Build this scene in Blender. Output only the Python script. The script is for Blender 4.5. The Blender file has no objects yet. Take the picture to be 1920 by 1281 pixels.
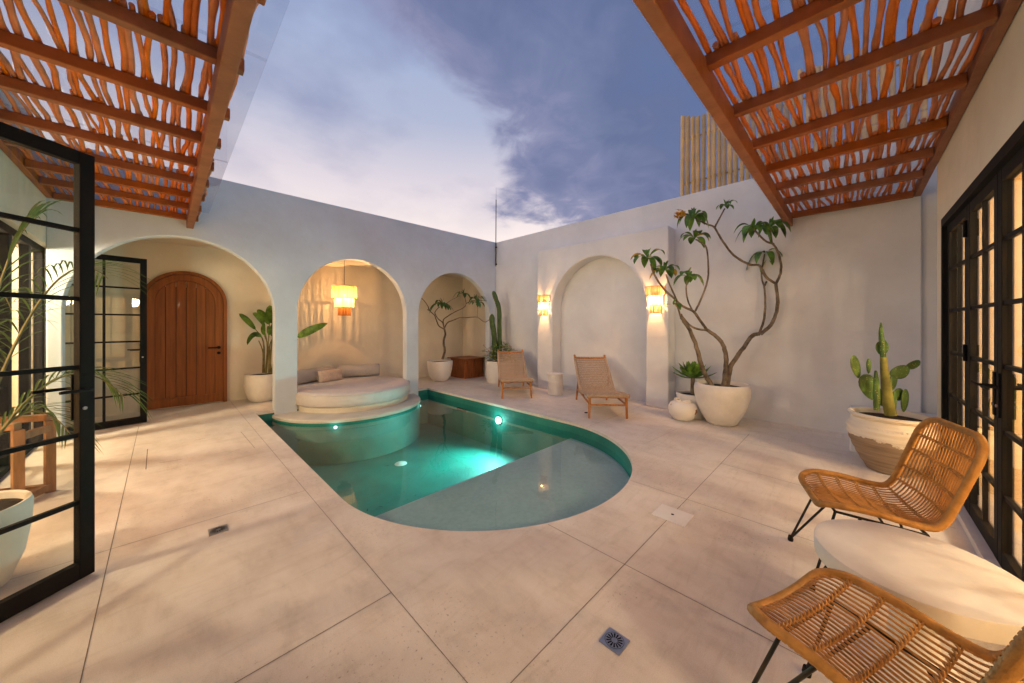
import bpy, bmesh, math, random
from mathutils import Vector, Matrix
random.seed(7)
S = bpy.context.scene
R = math.radians
# ---------------------------------------------------------------- camera
cd = bpy.data.cameras.new('camera'); cam = bpy.data.objects.new('camera', cd)
S.collection.objects.link(cam)
cam.location = (0, 0, 1.4); cam.rotation_euler = (R(90), 0, R(44.82 - 90))
cd.sensor_width = 36; cd.lens = 36 * 644 / 1920; cd.shift_y = -30.5 / 1920
cd.clip_start = .05; cd.clip_end = 500
S.camera = cam
S.view_settings.view_transform = 'Standard'; S.view_settings.look = 'None'
S.view_settings.exposure = 0.08; S.view_settings.gamma = 1
S.render.engine = 'CYCLES'
S.cycles.use_denoising = True
S.cycles.max_bounces = 9; S.cycles.diffuse_bounces = 5; S.cycles.glossy_bounces = 4
S.cycles.transparent_max_bounces = 24; S.cycles.transmission_bounces = 4
S.cycles.caustics_reflective = False; S.cycles.caustics_refractive = False
S.cycles.sample_clamp_indirect = 4.0

# ---------------------------------------------------------------- node helpers
def new_mat(name):
    m = bpy.data.materials.new(name); m.use_nodes = True
    return m, m.node_tree, m.node_tree.nodes, m.node_tree.links
def N(nt, t, **kw):
    n = nt.nodes.new(t)
    for k, v in kw.items():
        if k in n.inputs: n.inputs[k].default_value = v
        else: setattr(n, k, v)
    return n
def ramp(nt, stops, interp='LINEAR'):
    n = nt.nodes.new('ShaderNodeValToRGB'); e = n.color_ramp.elements; n.color_ramp.interpolation = interp
    while len(e) < len(stops): e.new(.5)
    for i, (p, c) in enumerate(stops):
        e[i].position = p; e[i].color = c if len(c) == 4 else (*c, 1)
    return n
def srgb(r, g, b):
    f = lambda c: c / 12.92 if c <= .04045 else ((c + .055) / 1.055) ** 2.4
    return (f(r / 255), f(g / 255), f(b / 255), 1)

# ---------------------------------------------------------------- dusk sky
W = bpy.data.worlds.new('World'); S.world = W; W.use_nodes = True
nt = W.node_tree; nt.nodes.clear(); L = nt.links
out = N(nt, 'ShaderNodeOutputWorld'); bg = N(nt, 'ShaderNodeBackground'); L.new(bg.outputs[0], out.inputs[0])
tc = N(nt, 'ShaderNodeTexCoord')
def vdot(vec, src):
    d = N(nt, 'ShaderNodeVectorMath', operation='DOT_PRODUCT'); L.new(src, d.inputs[0]); d.inputs[1].default_value = vec
    return d.outputs['Value']
def mth(op, a, b=None, clamp=False):
    n = N(nt, 'ShaderNodeMath', operation=op); n.use_clamp = clamp
    for i, x in enumerate((a, b)):
        if x is None: continue
        if isinstance(x, (int, float)): n.inputs[i].default_value = x
        else: L.new(x, n.inputs[i])
    return n.outputs[0]
def mixc(f, a, b):
    n = N(nt, 'ShaderNodeMix', data_type='RGBA')
    for i, x in ((0, f), (6, a), (7, b)):
        if isinstance(x, (int, float)): n.inputs[i].default_value = x
        elif isinstance(x, tuple): n.inputs[i].default_value = x
        else: L.new(x, n.inputs[i])
    return n.outputs[2]
D = tc.outputs['Generated']
e = vdot((0, 0, 1), D); r_ = vdot((.705, -.709, 0), D)
# clouds are laid on a high flat layer: direction divided by elevation
ec = mth('MAXIMUM', e, .06); sc_ = N(nt, 'ShaderNodeVectorMath', operation='SCALE'); L.new(D, sc_.inputs[0])
L.new(mth('DIVIDE', 1.0, mth('ADD', ec, .18)), sc_.inputs['Scale'])
n1 = N(nt, 'ShaderNodeTexNoise', Scale=1.7, Detail=8.0, Roughness=.52); L.new(sc_.outputs[0], n1.inputs['Vector'])
n2 = N(nt, 'ShaderNodeTexNoise', Scale=.8, Detail=5.0, Roughness=.5); 
mp = N(nt, 'ShaderNodeMapping'); mp.inputs['Location'].default_value = (3.1, 1.7, .4); L.new(sc_.outputs[0], mp.inputs[0]); L.new(mp.outputs[0], n2.inputs['Vector'])
grad = ramp(nt, [(0, srgb(246, 228, 218)), (.25, srgb(255, 240, 236)), (.38, srgb(222, 214, 225)), (.50, srgb(180, 188, 214)), (.74, srgb(150, 172, 214)), (.86, (.24, .46, 1.05)), (1, (.26, .52, 1.30))])  # top stops lie out of view, raised to add blue fill on the walls
L.new(e, grad.inputs[0])
# pale cloud mottling over the whole dome
m1 = N(nt, 'ShaderNodeMapRange'); m1.inputs['From Min'].default_value = .44; m1.inputs['From Max'].default_value = .60; L.new(n1.outputs[0], m1.inputs[0])
lowf = N(nt, 'ShaderNodeMapRange'); lowf.inputs['From Min'].default_value = .22; lowf.inputs['From Max'].default_value = .6; lowf.inputs['To Min'].default_value = .0; lowf.inputs['To Max'].default_value = .8; L.new(e, lowf.inputs[0])
c1 = mixc(mth('MULTIPLY', m1.outputs[0], lowf.outputs[0]), grad.outputs[0], srgb(138, 146, 184))
# the large dark bank to the right and overhead, with ragged billows along its edge
n3 = N(nt, 'ShaderNodeTexNoise', Scale=5.5, Detail=9.0, Roughness=.58, Distortion=.5); L.new(sc_.outputs[0], n3.inputs['Vector'])
q = mth('ADD', r_, mth('MULTIPLY', e, .95))
q = mth('ADD', q, mth('MULTIPLY', mth('SUBTRACT', n1.outputs[0], .5), .75))
q = mth('ADD', q, mth('MULTIPLY', mth('SUBTRACT', n3.outputs[0], .5), .28))
q = mth('ADD', q, mth('MULTIPLY', mth('SUBTRACT', n2.outputs[0], .5), .30))
m2 = N(nt, 'ShaderNodeMapRange', interpolation_type='SMOOTHSTEP'); m2.inputs['From Min'].default_value = .31; m2.inputs['From Max'].default_value = .47; L.new(q, m2.inputs[0])
bank = ramp(nt, [(0, srgb(146, 147, 180)), (.25, srgb(116, 126, 164)), (.5, srgb(98, 111, 151)), (1, srgb(86, 114, 163))])
bk = mth('ADD', mth('MULTIPLY', mth('SUBTRACT', q, .36), 1.2), mth('MULTIPLY', mth('SUBTRACT', n3.outputs[0], .5), .35), True); L.new(bk, bank.inputs[0])
c2 = mixc(mth('MULTIPLY', m2.outputs[0], .94), c1, bank.outputs[0])
L.new(c2, bg.inputs['Color']); bg.inputs['Strength'].default_value = .95

# ---------------------------------------------------------------- lights the photograph shows lit
def lamp(kind, name, loc, power, color, size=.05, rot=None, **kw):
    l = bpy.data.lights.new(name, kind); l.energy = power; l.color = color
    o = bpy.data.objects.new(name, l); S.collection.objects.link(o); o.location = loc
    if kind in ('POINT', 'SPOT'): l.shadow_soft_size = size
    if kind == 'AREA': l.size = size
    if rot: o.rotation_euler = rot
    for k, v in kw.items(): setattr(l, k, v)
    return o
WARM = (1, .50, .18)
ROOMW = (1, .77, .52)
# ---------------------------------------------------------------- materials
def noisy(name, base, rough=.8, var=.06, scale=3.0, bump=.1, bscale=40, detail=6, spec=.3, dark=None, metallic=0, coat=0, bdist=.004, stretch=None, rnd=0):
    m, nt, ns, ln = new_mat(name); b = ns['Principled BSDF']
    tcn = N(nt, 'ShaderNodeTexCoord'); mpn = N(nt, 'ShaderNodeMapping'); ln.new(tcn.outputs['Object'], mpn.inputs[0])
    if stretch: mpn.inputs['Scale'].default_value = stretch
    nz = N(nt, 'ShaderNodeTexNoise', Scale=scale, Detail=float(detail), Roughness=.6); ln.new(mpn.outputs[0], nz.inputs['Vector'])
    lo = dark if dark else tuple(c * (1 - var * 2.2) for c in base)
    hi = tuple(min(1, c * (1 + var)) for c in base)
    rp = ramp(nt, [(.3, lo), (.7, hi)]); ln.new(nz.outputs[0], rp.inputs[0]); colour = rp.outputs[0]
    if rnd:          # every piece has its own tone
        oi = N(nt, 'ShaderNodeObjectInfo'); mr = N(nt, 'ShaderNodeMapRange'); mr.inputs['To Min'].default_value = 1 - rnd; mr.inputs['To Max'].default_value = 1 + rnd * .7; ln.new(oi.outputs['Random'], mr.inputs[0])
        hs = N(nt, 'ShaderNodeHueSaturation'); ln.new(mr.outputs[0], hs.inputs['Value']); ln.new(colour, hs.inputs['Color'])
        m3 = N(nt, 'ShaderNodeMapRange'); m3.inputs['To Min'].default_value = .80; m3.inputs['To Max'].default_value = 1.05; ln.new(oi.outputs['Random'], m3.inputs[0]); ln.new(m3.outputs[0], hs.inputs['Saturation']); colour = hs.outputs[0]
    ln.new(colour, b.inputs['Base Color'])
    b.inputs['Roughness'].default_value = rough; b.inputs['Specular IOR Level'].default_value = spec; b.inputs['Metallic'].default_value = metallic
    if coat: b.inputs['Coat Weight'].default_value = coat
    if bump:
        n3 = N(nt, 'ShaderNodeTexNoise', Scale=float(bscale), Detail=5.0); ln.new(mpn.outputs[0], n3.inputs['Vector'])
        bp = N(nt, 'ShaderNodeBump', Strength=bump, Distance=bdist); ln.new(n3.outputs[0], bp.inputs['Height']); ln.new(bp.outputs[0], b.inputs['Normal'])
    return m
M = {}
M['plaster'] = noisy('plaster', (.645, .735, .845), .92, .045, 1.6, .5, 7, spec=.15, bdist=.012)  # white plaster with the blue of the sky light put into its colour
M['plaster_white'] = noisy('plaster_white', (.73, .745, .77), .92, .045, 1.6, .5, 7, spec=.15, bdist=.012)
M['plaster_warm'] = noisy('plaster_warm', (.72, .675, .59), .92, .045, 1.6, .5, 7, spec=.15, bdist=.012)  # same plaster, the lamps' warmth put into its colour
M['room'] = noisy('room_lamp_yellow', (.84, .68, .46), .9, .02, 1, 0)  # cream walls, yellow of the lamplight put into the colour
M['stone'] = noisy('bed_stone', (.62, .58, .50), .7, .06, 4, .2, 30)
M['pot'] = noisy('pot_white', (.76, .73, .68), .7, .06, 5, .5, 14, bdist=.01)
M['pot_smooth'] = noisy('pot_smooth', (.80, .78, .75), .6, .03, 5, .1, 14)
M['soil'] = noisy('soil', (.045, .03, .02), .95, .3, 30, 1, 60, bdist=.02)
M['black'] = noisy('black_steel', (.009, .009, .010), .65, .1, 6, .05, 60, spec=.12)
M['iron'] = noisy('black_iron', (.02, .017, .016), .5, .1, 6, .1, 60)
M['chrome'] = noisy('brushed_steel', (.45, .46, .48), .35, .1, 20, .1, 90, metallic=.9)
M['drain_dark'] = noisy('flat_black', (.01, .01, .01), .9, .1, 6, 0)  # plain black for slots, gaps, foot caps and pool leaves
M['teak'] = noisy('teak', (.46, .19, .055), .5, .2, 4, .3, 30, stretch=(9, 9, 1))
M['door_wood'] = noisy('door_wood', (.215, .064, .011), .5, .15, 2.2, .2, 20, stretch=(12, 12, .7), coat=.06)
M['cab_wood'] = noisy('cabinet_wood', (.30, .095, .028), .45, .2, 3, .2, 20, stretch=(8, 8, 1))
M['stand_wood'] = noisy('stand_wood', (.30, .15, .065), .55, .16, 4, .2, 20, stretch=(8, 8, 1))
M['perg'] = noisy('pergola_wood', (.33, .098, .017), .55, .14, 4, .5, 18, stretch=(1.5, 1.5, 1.5), rnd=.14)
M['lath'] = noisy('branch_wood', (.64, .17, .022), .5, .15, 5, .7, 22, bdist=.006, rnd=.16)
M['bamboo'] = noisy('bamboo', (.60, .40, .17), .5, .12, 3, .1, 30, rnd=.35)
M['rattan'] = noisy('rattan', (.50, .25, .065), .48, .15, 22, .5, 120, bdist=.003)
M['rattan_dark'] = noisy('rattan_rod', (.50, .24, .07), .5, .16, 16, .4, 120, bdist=.002)
M['concrete'] = noisy('table_concrete', (.72, .69, .65), .75, .05, 7, .25, 50)
M['mattress'] = noisy('mattress', (.58, .56, .56), .95, .03, 8, .5, 160, spec=.1)
M['bolster'] = noisy('bolster', (.40, .38, .38), .95, .04, 8, .6, 200, spec=.1)
M['cushion'] = noisy('cushion', (.60, .50, .42), .95, .08, 30, .9, 120, spec=.1)
M['bark'] = noisy('bark', (.215, .17, .125), .85, .35, 9, .9, 35, bdist=.01)
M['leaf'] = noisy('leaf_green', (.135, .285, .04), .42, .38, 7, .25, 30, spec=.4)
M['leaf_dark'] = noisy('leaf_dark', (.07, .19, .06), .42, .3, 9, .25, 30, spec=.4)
M['leaf_yellow'] = noisy('leaf_yellow', (.55, .36, .03), .5, .2, 9, .2, 30)
M['flower'] = noisy('flower_yellow', (.85, .45, .03), .6, .2, 9, 0)
M['flower_pink'] = noisy('flower_pink', (.75, .40, .28), .6, .3, 9, 0)
M['cactus'] = noisy('cactus_green', (.085, .17, .04), .6, .3, 8, .5, 60)
M['cactus_col'] = noisy('cactus_column', (.07, .13, .045), .6, .25, 8, .5, 60)
M['added_damper'] = None
M['palm'] = noisy('palm_leaf', (.10, .19, .045), .5, .3, 5, .1, 30)
M['stem'] = noisy('plant_stem', (.22, .19, .06), .6, .3, 8, .2, 40)
M['brass'] = noisy('brass', (.5, .35, .12), .3, .1, 9, 0, metallic=1)
M['cord'] = noisy('cord', (.05, .03, .02), .8, .1, 9, 0)

def leafy(m, k=.35):
    nt = m.node_tree; b = nt.nodes['Principled BSDF']; o = nt.nodes['Material Output']
    t = N(nt, 'ShaderNodeBsdfTranslucent'); mx = N(nt, 'ShaderNodeMixShader', Fac=k)
    src = b.inputs['Base Color'].links[0].from_socket
    nt.links.new(src, t.inputs[0]); nt.links.new(b.outputs[0], mx.inputs[1]); nt.links.new(t.outputs[0], mx.inputs[2]); nt.links.new(mx.outputs[0], o.inputs[0])
for k in ('leaf', 'leaf_dark', 'leaf_yellow', 'palm', 'flower'): leafy(M[k])

def floor_mat():
    m, nt, ns, ln = new_mat('micro_cement'); b = ns['Principled BSDF']
    t = N(nt, 'ShaderNodeTexCoord')
    a = N(nt, 'ShaderNodeTexNoise', Scale=.9, Detail=7.0, Roughness=.62, Distortion=.6); ln.new(t.outputs['Object'], a.inputs['Vector'])
    c = N(nt, 'ShaderNodeTexNoise', Scale=6.0, Detail=8.0, Roughness=.7, Distortion=.3)
    mp = N(nt, 'ShaderNodeMapping'); mp.inputs['Rotation'].default_value = (0, 0, .5); mp.inputs['Scale'].default_value = (1, .45, 1)
    ln.new(t.outputs['Object'], mp.inputs[0]); ln.new(mp.outputs[0], c.inputs['Vector'])
    f = N(nt, 'ShaderNodeTexNoise', Scale=55.0, Detail=4.0, Roughness=.7); ln.new(t.outputs['Object'], f.inputs['Vector'])
    r1 = ramp(nt, [(.30, (.66, .595, .535)), (.50, (.76, .705, .65)), (.72, (.83, .785, .74))]); ln.new(a.outputs[0], r1.inputs[0])
    r2 = ramp(nt, [(.28, (.80, .775, .74)), (.50, (.95, .94, .92)), (.66, (1, 1, 1))]); ln.new(c.outputs[0], r2.inputs[0])
    r3 = ramp(nt, [(.335, (.56, .50, .45)), (.395, (1, 1, 1))]); ln.new(f.outputs[0], r3.inputs[0])
    mx = N(nt, 'ShaderNodeMix', data_type='RGBA', blend_type='MULTIPLY'); mx.inputs[0].default_value = 1
    ln.new(r1.outputs[0], mx.inputs[6]); ln.new(r2.outputs[0], mx.inputs[7])
    mx2 = N(nt, 'ShaderNodeMix', data_type='RGBA', blend_type='MULTIPLY'); mx2.inputs[0].default_value = 1
    pm = N(nt, 'ShaderNodeTexNoise', Scale=1.1, Detail=3.0, Distortion=.5); mo = N(nt, 'ShaderNodeMapping'); mo.inputs['Location'].default_value = (2.3, .7, 0); ln.new(t.outputs['Object'], mo.inputs[0]); ln.new(mo.outputs[0], pm.inputs['Vector'])
    pr_ = ramp(nt, [(.50, (0, 0, 0)), (.62, (1, 1, 1))]); ln.new(pm.outputs[0], pr_.inputs[0]); ln.new(pr_.outputs[0], mx2.inputs[0])     # pitted patches only here and there
    ln.new(mx.outputs[2], mx2.inputs[6]); ln.new(r3.outputs[0], mx2.inputs[7])
    g = N(nt, 'ShaderNodeTexNoise', Scale=240.0, Detail=3.0, Roughness=.8); ln.new(t.outputs['Object'], g.inputs['Vector']); r4 = ramp(nt, [(.3, (.86, .85, .83)), (.6, (1.03, 1.03, 1.03))]); ln.new(g.outputs[0], r4.inputs[0])
    # trowel streaks
    mq = N(nt, 'ShaderNodeMapping'); mq.inputs['Rotation'].default_value = (0, 0, -.35); mq.inputs['Scale'].default_value = (.8, 5, 1); ln.new(t.outputs['Object'], mq.inputs[0])
    h = N(nt, 'ShaderNodeTexNoise', Scale=3.0, Detail=8.0, Roughness=.72, Distortion=1.2); ln.new(mq.outputs[0], h.inputs['Vector']); r5 = ramp(nt, [(.36, (.93, .92, .90)), (.5, (1, 1, 1))]); ln.new(h.outputs[0], r5.inputs[0])
    mx3 = N(nt, 'ShaderNodeMix', data_type='RGBA', blend_type='MULTIPLY'); mx3.inputs[0].default_value = 1; ln.new(mx2.outputs[2], mx3.inputs[6]); ln.new(r4.outputs[0], mx3.inputs[7])
    mx4 = N(nt, 'ShaderNodeMix', data_type='RGBA', blend_type='MULTIPLY'); mx4.inputs[0].default_value = 1; ln.new(mx3.outputs[2], mx4.inputs[6]); ln.new(r5.outputs[0], mx4.inputs[7])
    ln.new(mx4.outputs[2], b.inputs['Base Color'])
    rr = ramp(nt, [(.3, (.42,) * 3), (.7, (.66,) * 3)]); ln.new(c.outputs[0], rr.inputs[0]); ln.new(rr.outputs[0], b.inputs['Roughness'])
    b.inputs['Specular IOR Level'].default_value = .35
    bp = N(nt, 'ShaderNodeBump', Strength=.25, Distance=.004); ln.new(c.outputs[0], bp.inputs['Height']); ln.new(bp.outputs[0], b.inputs['Normal'])
    return m
M['floor'] = floor_mat()
M['joint'] = noisy('joint_dark', (.25, .21, .17), .9, .2, 30, 0)  # dark tone of the joint strips

def pool_mat(name, c0, c1, grid):
    m, nt, ns, ln = new_mat(name); b = ns['Principled BSDF']
    t = N(nt, 'ShaderNodeTexCoord'); a = N(nt, 'ShaderNodeTexNoise', Scale=2.6, Detail=6.0); ln.new(t.outputs['Object'], a.inputs['Vector'])
    r1 = ramp(nt, [(.3, c0), (.7, c1)]); ln.new(a.outputs[0], r1.inputs[0])
    v = N(nt, 'ShaderNodeTexNoise', Scale=24.0, Detail=5.0, Roughness=.7); ln.new(t.outputs['Object'], v.inputs['Vector']); r2 = ramp(nt, [(.35, (.86, .86, .86)), (.6, (1, 1, 1))]); ln.new(v.outputs[0], r2.inputs[0])
    mx = N(nt, 'ShaderNodeMix', data_type='RGBA', blend_type='MULTIPLY'); mx.inputs[0].default_value = 1; ln.new(r1.outputs[0], mx.inputs[6]); ln.new(r2.outputs[0], mx.inputs[7])
    ln.new(mx.outputs[2], b.inputs['Base Color']); b.inputs['Roughness'].default_value = .6
    return m
M['pool'] = pool_mat('pool_green_stone', (.008, .15, .13), (.018, .23, .19), 1)
M['ledge'] = pool_mat('pool_ledge_stone', (.44, .50, .515), (.52, .57, .58), 0)

def schlick(nt, f0, normal=None):
    g = N(nt, 'ShaderNodeNewGeometry'); d = N(nt, 'ShaderNodeVectorMath', operation='DOT_PRODUCT'); nt.links.new(g.outputs['Incoming'], d.inputs[0]); nt.links.new(normal or g.outputs['Normal'], d.inputs[1])
    a = N(nt, 'ShaderNodeMath', operation='ABSOLUTE'); nt.links.new(d.outputs['Value'], a.inputs[0])
    s = N(nt, 'ShaderNodeMath', operation='SUBTRACT'); s.inputs[0].default_value = 1; nt.links.new(a.outputs[0], s.inputs[1]); s.use_clamp = True
    p = N(nt, 'ShaderNodeMath', operation='POWER'); nt.links.new(s.outputs[0], p.inputs[0]); p.inputs[1].default_value = 5
    m = N(nt, 'ShaderNodeMath', operation='MULTIPLY_ADD'); nt.links.new(p.outputs[0], m.inputs[0]); m.inputs[1].default_value = 1 - f0; m.inputs[2].default_value = f0
    return m.outputs[0]
def water_mat():
    m, nt, ns, ln = new_mat('pool_water'); ns.clear()
    o = N(nt, 'ShaderNodeOutputMaterial'); tr = N(nt, 'ShaderNodeBsdfTransparent'); tr.inputs[0].default_value = (.74, .90, .90, 1)
    gl = N(nt, 'ShaderNodeBsdfGlossy', Roughness=.015); mx = N(nt, 'ShaderNodeMixShader')
    t = N(nt, 'ShaderNodeTexCoord'); nz = N(nt, 'ShaderNodeTexNoise', Scale=3.2, Detail=2.0); ln.new(t.outputs['Object'], nz.inputs['Vector'])
    bp = N(nt, 'ShaderNodeBump', Strength=.05, Distance=.03); ln.new(nz.outputs[0], bp.inputs['Height'])
    ln.new(bp.outputs[0], gl.inputs['Normal'])
    ln.new(schlick(nt, .021, bp.outputs[0]), mx.inputs[0]); ln.new(tr.outputs[0], mx.inputs[1]); ln.new(gl.outputs[0], mx.inputs[2]); ln.new(mx.outputs[0], o.inputs[0])
    return m
M['water'] = water_mat()
def glass_mat(name, tint, ior=1.45, milky=0):
    m, nt, ns, ln = new_mat(name); ns.clear()
    o = N(nt, 'ShaderNodeOutputMaterial'); tr = N(nt, 'ShaderNodeBsdfTransparent'); tr.inputs[0].default_value = (*tint, 1)
    gl = N(nt, 'ShaderNodeBsdfGlossy', Roughness=.01); mx = N(nt, 'ShaderNodeMixShader')
    ln.new(schlick(nt, ((ior - 1) / (ior + 1)) ** 2), mx.inputs[0]); ln.new(tr.outputs[0], mx.inputs[1]); ln.new(gl.outputs[0], mx.inputs[2]); last = mx
    if milky:
        df = N(nt, 'ShaderNodeBsdfTranslucent'); df.inputs[0].default_value = (.8, .8, .85, 1); m2 = N(nt, 'ShaderNodeMixShader', Fac=milky)
        ln.new(mx.outputs[0], m2.inputs[1]); ln.new(df.outputs[0], m2.inputs[2]); last = m2
    ln.new(last.outputs[0], o.inputs[0]); return m
M['glass'] = glass_mat('window_glass', (.93, .95, .93))
M['acrylic'] = glass_mat('roof_acrylic', (.96, .97, .98), 1.25, .05)
M['added_damper'] = glass_mat('added_damper_glass', (.30, .26, .20))  # tinted glass of the added light-dimming pieces in the pendant
def shade_mat(name, col, em):
    m, nt, ns, ln = new_mat(name); ns.clear()
    o = N(nt, 'ShaderNodeOutputMaterial'); tl = N(nt, 'ShaderNodeBsdfTranslucent'); df = N(nt, 'ShaderNodeBsdfDiffuse')
    tcn = N(nt, 'ShaderNodeTexCoord'); mp = N(nt, 'ShaderNodeMapping'); mp.inputs['Scale'].default_value = (60, 60, 3); ln.new(tcn.outputs['Object'], mp.inputs[0])
    nz = N(nt, 'ShaderNodeTexNoise', Scale=1.0, Detail=2.0); ln.new(mp.outputs[0], nz.inputs['Vector'])
    rp = ramp(nt, [(.35, tuple(c * .35 for c in col)), (.62, col)]); ln.new(nz.outputs[0], rp.inputs[0]); ln.new(rp.outputs[0], tl.inputs[0]); ln.new(rp.outputs[0], df.inputs[0])
    mx = N(nt, 'ShaderNodeMixShader', Fac=.5); ln.new(tl.outputs[0], mx.inputs[1]); ln.new(df.outputs[0], mx.inputs[2])
    e = N(nt, 'ShaderNodeEmission', Strength=em); e.inputs[0].default_value = (1, .58, .2, 1); ad = N(nt, 'ShaderNodeAddShader')
    ln.new(mx.outputs[0], ad.inputs[0]); ln.new(e.outputs[0], ad.inputs[1]); ln.new(ad.outputs[0], o.inputs[0]); return m
M['shade'] = shade_mat('lamp_strands', (.42, .25, .10), .12)
M['shade_mid'] = shade_mat('lamp_strands_bright', (.45, .28, .12), 1.5)
M['shade_low'] = shade_mat('lamp_strands_amber', (.30, .12, .03), .06)
def emit(name, c, s):
    m, nt, ns, ln = new_mat(name); ns.clear(); o = N(nt, 'ShaderNodeOutputMaterial'); e = N(nt, 'ShaderNodeEmission', Strength=s); e.inputs[0].default_value = (*c, 1)
    ln.new(e.outputs[0], o.inputs[0]); return m
M['bulb'] = emit('bulb', (1, .78, .45), 14)
M['pool_bulb'] = emit('pool_bulb', (.75, 1, .95), 26)
M['step_led'] = emit('step_led', (.7, 1, .95), 3)

def rustic_mat():
    m, nt, ns, ln = new_mat('rustic_clay'); b = ns['Principled BSDF']
    t = N(nt, 'ShaderNodeTexCoord'); sp = N(nt, 'ShaderNodeSeparateXYZ'); ln.new(t.outputs['Object'], sp.inputs[0])
    nz = N(nt, 'ShaderNodeTexNoise', Scale=7.0, Detail=6.0, Roughness=.65); ln.new(t.outputs['Object'], nz.inputs['Vector'])
    mp = N(nt, 'ShaderNodeMapping'); mp.inputs['Scale'].default_value = (1, 1, 14); ln.new(t.outputs['Object'], mp.inputs[0])
    n2 = N(nt, 'ShaderNodeTexNoise', Scale=2.5, Detail=5.0); ln.new(mp.outputs[0], n2.inputs['Vector'])
    ad = N(nt, 'ShaderNodeMath', operation='MULTIPLY_ADD'); ln.new(nz.outputs[0], ad.inputs[0]); ad.inputs[1].default_value = .30; ln.new(sp.outputs[2], ad.inputs[2])
    edge = ramp(nt, [(.47, (0, 0, 0)), (.485, (1, 1, 1))]); ln.new(ad.outputs[0], edge.inputs[0])
    body = ramp(nt, [(.3, (.19, .135, .09)), (.7, (.33, .25, .185))]); ln.new(n2.outputs[0], body.inputs[0])
    top = ramp(nt, [(.3, (.66, .60, .50)), (.7, (.78, .73, .64))]); ln.new(n2.outputs[0], top.inputs[0])
    mx = N(nt, 'ShaderNodeMix', data_type='RGBA'); ln.new(edge.outputs[0], mx.inputs[0]); ln.new(body.outputs[0], mx.inputs[6]); ln.new(top.outputs[0], mx.inputs[7])
    ln.new(mx.outputs[2], b.inputs['Base Color']); b.inputs['Roughness'].default_value = .85
    bp = N(nt, 'ShaderNodeBump', Strength=.6, Distance=.01); ln.new(n2.outputs[0], bp.inputs['Height']); ln.new(bp.outputs[0], b.inputs['Normal'])
    return m
M['rustic'] = rustic_mat()
def chipped_mat():
    m, nt, ns, ln = new_mat('chipped_white'); b = ns['Principled BSDF']
    t = N(nt, 'ShaderNodeTexCoord'); v = N(nt, 'ShaderNodeTexNoise', Scale=6.5, Detail=5.0, Roughness=.6)
    mp = N(nt, 'ShaderNodeMapping'); mp.inputs['Location'].default_value = (1.3, .2, 2.7); ln.new(t.outputs['Object'], mp.inputs[0]); ln.new(mp.outputs[0], v.inputs['Vector'])
    r1 = ramp(nt, [(.605, (.76, .73, .68)), (.615, (.16, .08, .04))]); ln.new(v.outputs[0], r1.inputs[0]); ln.new(r1.outputs[0], b.inputs['Base Color']); b.inputs['Roughness'].default_value = .7
    return m
M['chipped'] = chipped_mat()
def areoles(m):
    nt = m.node_tree; b = nt.nodes['Principled BSDF']; src = b.inputs['Base Color'].links[0].from_socket
    t = N(nt, 'ShaderNodeTexCoord'); v = N(nt, 'ShaderNodeTexVoronoi', Scale=46.0); nt.links.new(t.outputs['Object'], v.inputs['Vector'])
    r = ramp(nt, [(.13, (1, 1, 1)), (.20, (0, 0, 0))]); nt.links.new(v.outputs['Distance'], r.inputs[0])
    mx = N(nt, 'ShaderNodeMix', data_type='RGBA'); nt.links.new(r.outputs[0], mx.inputs[0]); nt.links.new(src, mx.inputs[6]); mx.inputs[7].default_value = (.42, .38, .18, 1); nt.links.new(mx.outputs[2], b.inputs['Base Color'])
areoles(M['cactus'])
def woven_mat():
    m, nt, ns, ln = new_mat('woven_cord'); b = ns['Principled BSDF']
    t = N(nt, 'ShaderNodeTexCoord'); nz = N(nt, 'ShaderNodeTexNoise', Scale=40.0, Detail=4.0); ln.new(t.outputs['Object'], nz.inputs['Vector'])
    r1 = ramp(nt, [(.3, (.34, .24, .155)), (.7, (.48, .36, .25))]); ln.new(nz.outputs[0], r1.inputs[0]); ln.new(r1.outputs[0], b.inputs['Base Color']); b.inputs['Roughness'].default_value = .8
    return m
M['woven'] = woven_mat()

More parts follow.
